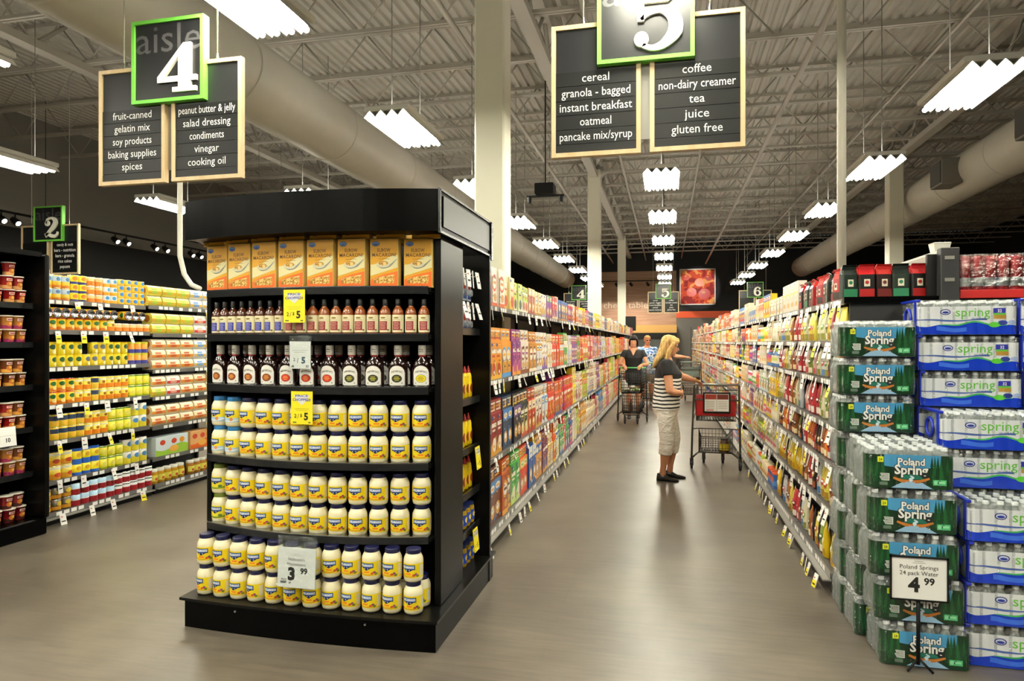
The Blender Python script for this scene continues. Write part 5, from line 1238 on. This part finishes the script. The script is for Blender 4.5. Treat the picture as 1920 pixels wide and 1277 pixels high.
# ---------------------------------------------------------------- people
SKIN = M('#c98f6c', .5, spec=.4)
def remesh(o, vox, it=3):
    m = o.modifiers.new('r', 'REMESH'); m.mode = 'VOXEL'; m.voxel_size = vox; m.use_smooth_shade = True
    if it:
        s = o.modifiers.new('s', 'SMOOTH'); s.factor = .5; s.iterations = it
    return o
def ring(z, rx, ry, y=0, n=20, x=0, fz=0, p=1): return [(x + rx*math.copysign(abs(cos(a))**p, cos(a)), y + ry*math.copysign(abs(sin(a))**p, sin(a)), z - fz*max(0, -sin(a))**2) for a in [2*pi*k/n for k in range(n)]]
def ball(mb, c, rx, ry, rz, m, X=None):
    pr = [(sin(pi*k/8), -cos(pi*k/8)) for k in range(1, 8)]; vs = []
    rings = [[(c[0] + rx*r*cos(a), c[1] + ry*r*sin(a), c[2] + rz*z) for a in [2*pi*q/12 for q in range(12)]] for r, z in pr]
    if X: rings = [[X @ Vector(p) for p in r] for r in rings]
    mb.loft(rings, m)
def hand(mb, w, d, nrm, curl, thumb, sc=1, m=None):
    w = Vector(w); d = Vector(d).normalized(); nrm = Vector(nrm); nrm = (nrm - d*nrm.dot(d)).normalized(); sd = d.cross(nrm)
    m = m or SKIN; rg = []
    for t, a, b in ((-.01, .022, .019), (.02, .034, .016), (.055, .041, .015), (.085, .040, .013), (.095, .034, .010)):
        rg.append([w + d*t*sc + sd*a*cos(q)*sc + nrm*b*sin(q)*sc for q in [2*pi*k/12 for k in range(12)]])
    mb.loft(rg, m)
    for k, (o, L) in enumerate(((-.030, .066), (-.010, .076), (.011, .072), (.030, .056))):
        p = w + d*.082*sc + sd*o*sc; dd = d.copy(); pts = [p]
        for j in range(3):
            ang = curl*(.75 + .1*k); dd = (dd*cos(ang) - nrm*sin(ang)).normalized(); p = p + dd*L*(.42, .32, .26)[j]*sc; pts.append(p)
        mb.tube(pts, [.0095*sc, .009*sc, .0085*sc, .007*sc], 8, m)
    p = w + d*.028*sc + sd*.03*thumb*sc; q = p + (d*.5 + sd*thumb*.7 - nrm*.25).normalized()*.036*sc; r = q + (d*.75 + sd*thumb*.1 - nrm*.55).normalized()*.034*sc
    mb.tube([p - d*.012, p, q, r], [.013*sc, .013*sc, .011*sc, .009*sc], 8, m)
def person(name, label, loc, rz, h, o):
    t = thing('person', label, 'person', loc, rz); k = h / 1.65; sk = o.get('skin', SKIN)
    S = lambda p: tuple(c * k for c in p)
    fat = o.get('fat', 1.0); mb = MB()
    T = [(.76, .12, .10, .01), (.86, .17*fat, .12*fat, .01), (1.0, .145*fat, .11*fat, -.005), (1.12, .15*fat, .112*fat, -.012), (1.21, .16, .118*fat, -.018), (1.30, .165, .095, .0), (1.36, .12, .07, .005), (1.40, .058, .056, .004), (1.47, .05, .052, -.012)]
    mb.loft([[S(p) for p in ring(z, rx, ry, y)] for z, rx, ry, y in T], sk)
    # head
    pitch = o.get('pitch', 0); yaw = o.get('yaw', 0)
    X = Matrix.Translation(S((0, -.015, 1.45))) @ Matrix.Rotation(yaw, 4, 'Z') @ Matrix.Rotation(pitch, 4, 'X') @ Matrix.Scale(k, 4)
    H = [(-.022, .018, .018, -.062), (-.012, .036, .036, -.05), (.02, .054, .062, -.028), (.05, .064, .08, -.012), (.085, .070, .09, .0), (.12, .072, .092, .003), (.15, .066, .084, .006), (.175, .048, .06, .006), (.188, .02, .026, .005)]
    mb.loft([[X @ Vector(p) for p in ring(z, rx, ry, y)] for z, rx, ry, y in H], sk)
    mb.tube([X @ Vector(p) for p in ((0, -.086, .088), (0, -.099, .068), (0, -.108, .05), (0, -.092, .042))], [.008*k, .010*k, .0135*k, .009*k], 8, sk)
    for s in (-1, 1): ball(mb, (s*.072, .012, .07), .012, .02, .03, sk, X); ball(mb, (s*.03, -.074, .098), .022, .014, .008, sk, X)
    ball(mb, (0, -.075, .028), .022, .012, .009, sk, X)
    for sd in ('R', 'L'):
        a = o['arm' + sd]; sh, el, wr = [Vector(S(p)) for p in a[:3]]; q = .5
        mb.tube([sh.lerp(Vector(S((0, 0, 1.3))), .3), sh, sh.lerp(el, .3), el, el.lerp(wr, .3), wr.lerp(el, .15), wr], [.052*k*fat, .052*k*fat, .046*k*fat, .038*k*fat, .039*k*fat, .027*k, .024*k], 12, sk)
        hand(mb, wr, a[3], a[4], a[5], a[6], .95*k, sk)
    for s, (hx, kn, an) in zip((-1, 1), o['legs']):
        hp = Vector(S((s*.085, .01, .84))); K = Vector(S(kn)); A = Vector(S(an))
        mb.tube([hp, hp.lerp(K, .4), K, K.lerp(A, .3), K.lerp(A, .8), A, A - Vector((0, 0, .03))], [.088*k*fat, .08*k*fat, .055*k, .056*k*fat, .034*k, .036*k, .036*k], 14, sk)
    remesh(mb.build('body', t), .0065)
    # face
    mb = MB(); e = M('#e8e2d8', .3)
    for s in (-1, 1): ball(mb, (s*.029, -.079, .086), .013, .008, .007, e, X); ball(mb, (s*.029, -.086, .086), .006, .004, .006, M('#2a1c14', .3), X)
    mb.build('eyes', t)
    mb = MB(); ball(mb, (0, -.086, .026), .021, .008, .0065, M('#a4574a', .5), X); mb.build('lips', t)
    # shirt
    mb = MB(); sh = o['shirt']; g = .014; bot = o.get('hem', .80)
    R = [(bot, .172*fat + g, .124*fat + g, .01), (.9, .165*fat + g, .122*fat + g, .005), (1.0, .152*fat + g, .118*fat + g, -.005), (1.12, .155*fat + g, .118*fat + g, -.012), (1.21, .166 + g, .124*fat + g, -.02), (1.30, .168 + g, .10 + g, .0), (1.355, .125 + g, .075 + g, .005)]
    rg = [[S(p) for p in ring(z, rx, ry, y)] for z, rx, ry, y in R]
    rg.append([S(p) for p in ring(1.395, .075, .066, .006, fz=o.get('vneck', .05))])
    mb.loft(rg, sh)
    for sd in ('R', 'L'):
        a = o['arm' + sd]; s_, el = Vector(S(a[0])), Vector(S(a[1])); f = o.get('sleeve', .5)
        mb.tube([s_.lerp(Vector(S((0, 0, 1.28))), .35), s_, s_.lerp(el, f*.6), s_.lerp(el, f)], [.062*k*fat, .064*k*fat, .06*k*fat, .059*k*fat], 14, sh)
    remesh(mb.build('shirt', t), .011, 4)
    # trousers or shorts
    mb = MB(); pm = o['pants']; hem = o['pants_hem']
    mb.loft([[S(p) for p in ring(z, rx, ry, .01)] for z, rx, ry in ((.72, .13, .115), (.80, .176*fat, .13*fat), (.87, .174*fat, .128*fat), (.95, .155*fat, .118*fat))], pm)
    for s, (hx, kn, an) in zip((-1, 1), o['legs']):
        hp = Vector(S((s*.09, .01, .84))); K = Vector(S(kn)); A = Vector(S(an)); pts = [hp]; rr = [.095*k*fat]; pw = o.get('legw', 1)
        for f in (.25, .5, .75, 1.0):
            p = hp.lerp(K, f)
            if p.z > hem*k + .02: pts.append(p); rr.append((.098 - .022*f)*k*fat*pw)
        f = 0.15
        while f < 1:
            p = K.lerp(A, f)
            if p.z > hem*k: pts.append(p); rr.append((.076*k*fat - .022*f)*pw)
            f += .15
        mb.tube(pts, rr, 14, pm)
    remesh(mb.build(o.get('pants_name', 'trousers'), t), .011, 3)
    for s, (hx, kn, an) in zip((-1, 1), o['legs']):
        x, y, z = S(an); mb = MB(); rg = []
        for dy, w, hh, zz in ((.068, .02, .04, .0), (.058, .034, .085, .0), (.02, .038, .09, .0), (-.03, .04, .075, .0), (-.08, .042, .042, .0), (-.13, .04, .034, .0), (-.165, .026, .026, .0), (-.178, .01, .014, .004)):
            rg.append([(x + w*k*cos(q), y + dy*k, max(.002, (hh*.5 + hh*.55*sin(q))*k + zz)) for q in [2*pi*j/14 for j in range(14)]])
        mb.loft(rg, o['shoe']); mb.build('shoe', t)
    if o.get('vee'):
        mb = MB(); v = []; f = []; n = 8
        for i in range(n + 1):
            z = 1.255 + .15*i/n; ww = .004 + .072*(i/n); yy = -.02 - .124*fat - g - .001 + max(0, z - 1.25)*.42
            for q in range(5):
                u = -1 + q*.5; v.append(S((ww*u, yy + .012*u*u*(ww/.07)**2 - .006, z)))
            if i:
                for q in range(4): a = 5*i - 5 + q; f.append((a, a + 1, a + 6, a + 5))
        mb.add(v, f, sk, True); o2 = mb.build('neckline', t); md = o2.modifiers.new('t', 'SOLIDIFY'); md.thickness = .006
    o['hair'](t, X, k)
    return t
def hair_mat(c1, c2):
    m = nodemat('hair', _wood(c1, c2, (40, 40, 3))); m.node_tree.nodes['Principled BSDF'].inputs['Specular IOR Level'].default_value = .15; return m
def _crease(nt, n, l, b):
    b.inputs['Base Color'].default_value = lin('f7f3ea'); b.inputs['Roughness'].default_value = .85
    g = n.new('ShaderNodeTexCoord'); mp = n.new('ShaderNodeMapping'); mp.inputs['Scale'].default_value = (5, 5, 9); mp.inputs['Rotation'].default_value = (.5, .3, 0)
    z = n.new('ShaderNodeTexNoise'); z.inputs['Scale'].default_value = 1.4; z.inputs['Detail'].default_value = 3; z.inputs['Distortion'].default_value = 1.5
    bp = n.new('ShaderNodeBump'); bp.inputs['Strength'].default_value = 1; bp.inputs['Distance'].default_value = .035
    l.new(g.outputs['Object'], mp.inputs[0]); l.new(mp.outputs[0], z.inputs['Vector']); l.new(z.outputs[0], bp.inputs['Height']); l.new(bp.outputs[0], b.inputs['Normal'])
CREASED = nodemat('creased_cotton', _crease)
def people():
    blond = hair_mat('9a7440', 'd9b878'); dark = hair_mat('080504', '140c09'); sandy = hair_mat('8a6238', 'b98a52')
    glass = M('#141212', .2)
    def longhair(t, X, k):
        mb = MB()
        mb.loft([[X @ Vector(p) for p in ring(z, rx, ry, y)] for z, rx, ry, y in ((.085, .078, .072, .03), (.12, .082, .095, .012), (.15, .078, .098, .006), (.178, .062, .08, .006), (.2, .028, .036, .006))], blond)
        mb.loft([[X @ Vector(p) for p in ring(z, rx, ry, y)] for z, rx, ry, y in ((.13, .082, .075, .03), (.05, .086, .062, .045), (-.03, .09, .055, .065), (-.10, .098, .05, .085), (-.17, .085, .035, .105), (-.21, .05, .018, .115))], blond)
        for s in (-1, 1):
            mb.tube([X @ Vector(p) for p in ((s*.05, -.068, .155), (s*.074, -.045, .11), (s*.08, -.022, .05), (s*.082, -.01, -.02), (s*.086, -.005, -.09), (s*.08, .01, -.13))], [v*k for v in (.016, .024, .026, .028, .024, .008)], 10, blond)
            mb.tube([X @ Vector(p) for p in ((s*.005, -.07, .175), (s*.03, -.086, .15), (s*.052, -.082, .122))], [.016*k, .016*k, .01*k], 8, blond)
        remesh(mb.build('hair', t), .009, 2)
        mb = MB()
        for s in (-1, 1): mb.tube([X @ Vector((s*.03 + .019*cos(a), -.094, .085 + .014*sin(a))) for a in [2*pi*q/14 for q in range(14)]], .0025*k, 5, glass, closed=True); mb.tube([X @ Vector((s*.049, -.093, .09)), X @ Vector((s*.079, -.03, .092)), X @ Vector((s*.078, .01, .088))], .0025*k, 5, glass)
        mb.tube([X @ Vector((-.011, -.095, .088)), X @ Vector((.011, -.095, .088))], .0025*k, 5, glass); mb.build('eyeglasses', t)
    A = {'fat': 1.13, 'pitch': .22, 'yaw': -.05, 'shirt': STRIPE, 'sleeve': .42, 'hem': .80, 'pants': CREASED, 'pants_hem': .25, 'shoe': M('#0d0d0f', .3), 'hair': longhair, 'vneck': .04,
         'legw': .98, 'armR': ((-.185, .0, 1.32), (-.235, -.035, 1.02), (-.15, -.165, 1.0), (1, -.12, .0), (0, -1, .1), .3, 1), 'armL': ((.185, -.0, 1.32), (.36, -.17, 1.16), (.50, -.335, 1.105), (.55, -.55, -.25), (0, 0, 1), .55, -1),
         'legs': ((0, (-.094, -.005, .47), (-.094, .045, .085)), (0, (.096, -.075, .47), (.096, -.035, .085)))}
    t = person('w', 'blonde woman in a black and white striped top and cream capri trousers', (0.0, 7.84, 0), pi/2, 1.645, A)
    mb = MB(); mb.tube([Vector((.495, -.33, 1.108)) + Vector((.6, .55, 0))*.0 + Vector((.024*cos(a)*.7, .024*cos(a)*.7, .026*sin(a))) for a in [2*pi*q/14 for q in range(14)]], .005, 6, M('#c0a24a', .3, .8), closed=True); mb.build('bracelet', t)
    def bangs(t, X, k):
        mb = MB(); mb.loft([[X @ Vector(p) for p in ring(z, rx, ry, y)] for z, rx, ry, y in ((.03, .06, .03, .06), (.085, .08, .075, .028), (.115, .083, .103, .003), (.15, .08, .1, .004), (.182, .064, .082, .006), (.205, .03, .04, .01))], dark)
        mb.loft([[X @ Vector(p) for p in ring(z, rx, ry, y)] for z, rx, ry, y in ((.19, .03, .03, .03), (.225, .042, .042, .035), (.25, .02, .02, .035))], dark)
        for s in (-1, 1): mb.tube([X @ Vector(p) for p in ((s*.06, -.06, .13), (s*.077, -.03, .08), (s*.078, -.01, .02), (s*.07, .02, -.03))], [.016*k, .02*k, .018*k, .008*k], 8, dark)
        ball(mb, (0, -.078, .135), .06, .026, .03, dark, X)
        remesh(mb.build('hair', t), .009, 2)
    B = {'fat': .95, 'pitch': .04, 'shirt': M('#121316', .8), 'sleeve': .45, 'hem': .82, 'pants': M('#101114', .8), 'pants_hem': .6, 'pants_name': 'shorts', 'shoe': M('#2a2a2e', .5), 'hair': bangs, 'vneck': .05, 'vee': True,
         'armR': ((-.175, .0, 1.32), (-.27, -.10, 1.08), (-.17, -.30, 1.07), (.25, -.7, -.35), (0, 0, 1), .6, 1), 'armL': ((.175, .0, 1.32), (.27, -.10, 1.08), (.15, -.30, 1.07), (-.3, -.7, -.35), (0, 0, 1), .6, -1),
         'legs': ((0, (-.085, -.04, .47), (-.085, .0, .085)), (0, (.085, .03, .47), (.085, .1, .085)))}
    person('b', 'dark haired woman in a black v neck tee pushing a cart towards us', (-.66, 13.98, 0), 0, 1.70, B)
    MB()
    def short(t, X, k):
        mb = MB(); mb.loft([[X @ Vector(p) for p in ring(z, rx, ry, y)] for z, rx, ry, y in ((.06, .073, .05, .045), (.10, .077, .07, .03), (.135, .078, .094, .006), (.165, .068, .084, .006), (.197, .03, .04, .006))], sandy); remesh(mb.build('hair', t), .009, 2)
        mb = MB()
        for s in (-1, 1): mb.loft([[X @ Vector((s*.03 + .022*cos(a), y, .088 + .015*sin(a))) for a in [2*pi*q/12 for q in range(12)]] for y in (-.098, -.09)], glass); mb.tube([X @ Vector((s*.05, -.09, .092)), X @ Vector((s*.08, 0, .092))], .003*k, 5, glass)
        mb.build('sunglasses', t)
    C = {'fat': 1.1, 'pitch': .1, 'yaw': .3, 'skin': M('#c07a5a', .5), 'shirt': HAWAII, 'sleeve': .6, 'hem': .72, 'pants': M('#a8987c', .8), 'pants_hem': .5, 'pants_name': 'shorts', 'shoe': M('#6a6a6c', .6), 'hair': short, 'vneck': .06,
         'armR': ((-.185, .0, 1.32), (-.25, .02, 1.04), (-.22, -.2, .96), (0, -1, -.2), (0, 0, 1), .5, 1), 'armL': ((.185, .0, 1.32), (.26, .03, 1.05), (.22, -.2, 1.0), (0, -1, -.1), (0, 0, 1), .5, -1),
         'legs': ((0, (-.09, -.02, .47), (-.09, .0, .085)), (0, (.09, -.04, .47), (.09, -.02, .085)))}
    person('c', 'man in a blue and white printed shirt behind the dark haired woman', (-.48, 17.3, 0), .1, 1.74, C)
    D = dict(C); D.update({'skin': M('#c48a68', .5), 'shirt': M('#4a4a52', .8), 'yaw': 0, 'armL': ((.185, .0, 1.32), (.2, -.26, 1.22), (.18, -.48, 1.2), (0, -1, 0), (0, 0, 1), .4, -1), 'armR': ((-.185, .0, 1.32), (-.2, -.24, 1.2), (-.12, -.47, 1.19), (0, -1, 0), (0, 0, 1), .4, 1)})
    person('d', 'shopper mostly hidden behind the blonde woman, arm stretched to the right', (.02, 18.2, 0), pi/2, 1.62, D)
    gm = M('#5a5853', .3, .8)
    cart((.585, 8.43, 0), 0, 'grey steel shopping cart with red seat and advert board held by the blonde woman', gm, M('#8a8a86', .35, .5), M('#b5161c', .4), True)
    cart((-.66, 13.63, 0), pi, 'black shopping cart with green handle pushed by the dark haired woman', M('#1d1d1c', .35, .4), M('#4fae5a', .4), None, False)
    cart((.60, 17.9, 0), 0, 'distant shopping cart beyond the blonde woman, nearer the right shelves', gm, M('#7c8a84', .4, .4), M('#6f7a70', .5), False)
    cart((-.42, 16.9, 0), pi, 'distant shopping cart pushed by the man in the printed shirt', gm, M('#6aa45a', .4), None, False)
    def greens():
        rr = random.Random(9); mb = MB()
        for i in range(46):
            a = rr.uniform(0, 2*pi); q = sqrt(rr.random())*.13; c = (q*cos(a)*1.2, q*sin(a), .05 + .08*(1 - q/.13) + rr.uniform(-.02, .02)); s = rr.uniform(.02, .036)
            ball(mb, c, s, s, s*.7, M(rr.choice(('#e9ead8', '#c8d89a', '#7fa04a', '#f0efe6')), .6))
        return tag(mb.build('flower_bouquet'), '', 'bouquet')
    o = greens(); o.location = (-.64, 12.98, .60); o['label'] = 'white and green bouquet lying in the black shopping cart'
    t = thing('milk_jug', 'pale plastic jug standing in the black shopping cart', 'jug', (-.80, 13.1, .603))
    MB().loft([[(w*cos(a), w*sin(a), z) for a in [2*pi*q/12 for q in range(12)]] for w, z in ((.06, 0), (.065, .02), (.065, .16), (.025, .22), (.02, .235))], M('#cfd2cc', .35)).build('body', t); MB().lathe([(.022, .232), (.022, .255)], 12, M('#b83a34', .4)).build('cap', t)
    t = thing('red_bottle', 'red capped bottle standing in the black cart lower basket', 'bottle', (-.68, 13.3, .203)); MB().lathe([(.03, 0), (.035, .02), (.035, .15), (.015, .2), (.015, .22)], 12, M('#3a2a24', .3)).build('body', t); MB().lathe([(.02, .218), (.02, .25)], 10, RED).build('cap', t)
    t = thing('grocery_jar', 'yellow labelled jar in the lower basket of the grey cart', 'jar', (.695, 8.68, .203)); MB().lathe([(.05, 0), (.056, .02), (.056, .13), (.045, .15)], 16, M('#5a3c1c', .3)).decal(rect(-.09, .09, .03, .11, 14), cylmap(.0562), M('#d9c428', .45), .001).build('body', t); MB().lathe([(.048, .148), (.048, .175)], 14, M('#2a2a2c', .4)).build('lid', t)
    for i, (x, c, l) in enumerate(((.5, '#d9a23a', 'yellow'), (.72, '#c8642c', 'orange'))):
        t = MB().box(-.08, .08, -.06, .06, 0, .2, M(c, .5), .01).build('grocery_box', None, (x, 18.35, .604)); tag(t, '%s box lying in the distant cart beyond the blonde woman' % l, 'box')
# ---------------------------------------------------------------- build everything
setting(); lights(); signs()
end_display(); display_goods()
left_display(); canned_fruit()
cereal_aisle(); right_aisle(); water(); people()
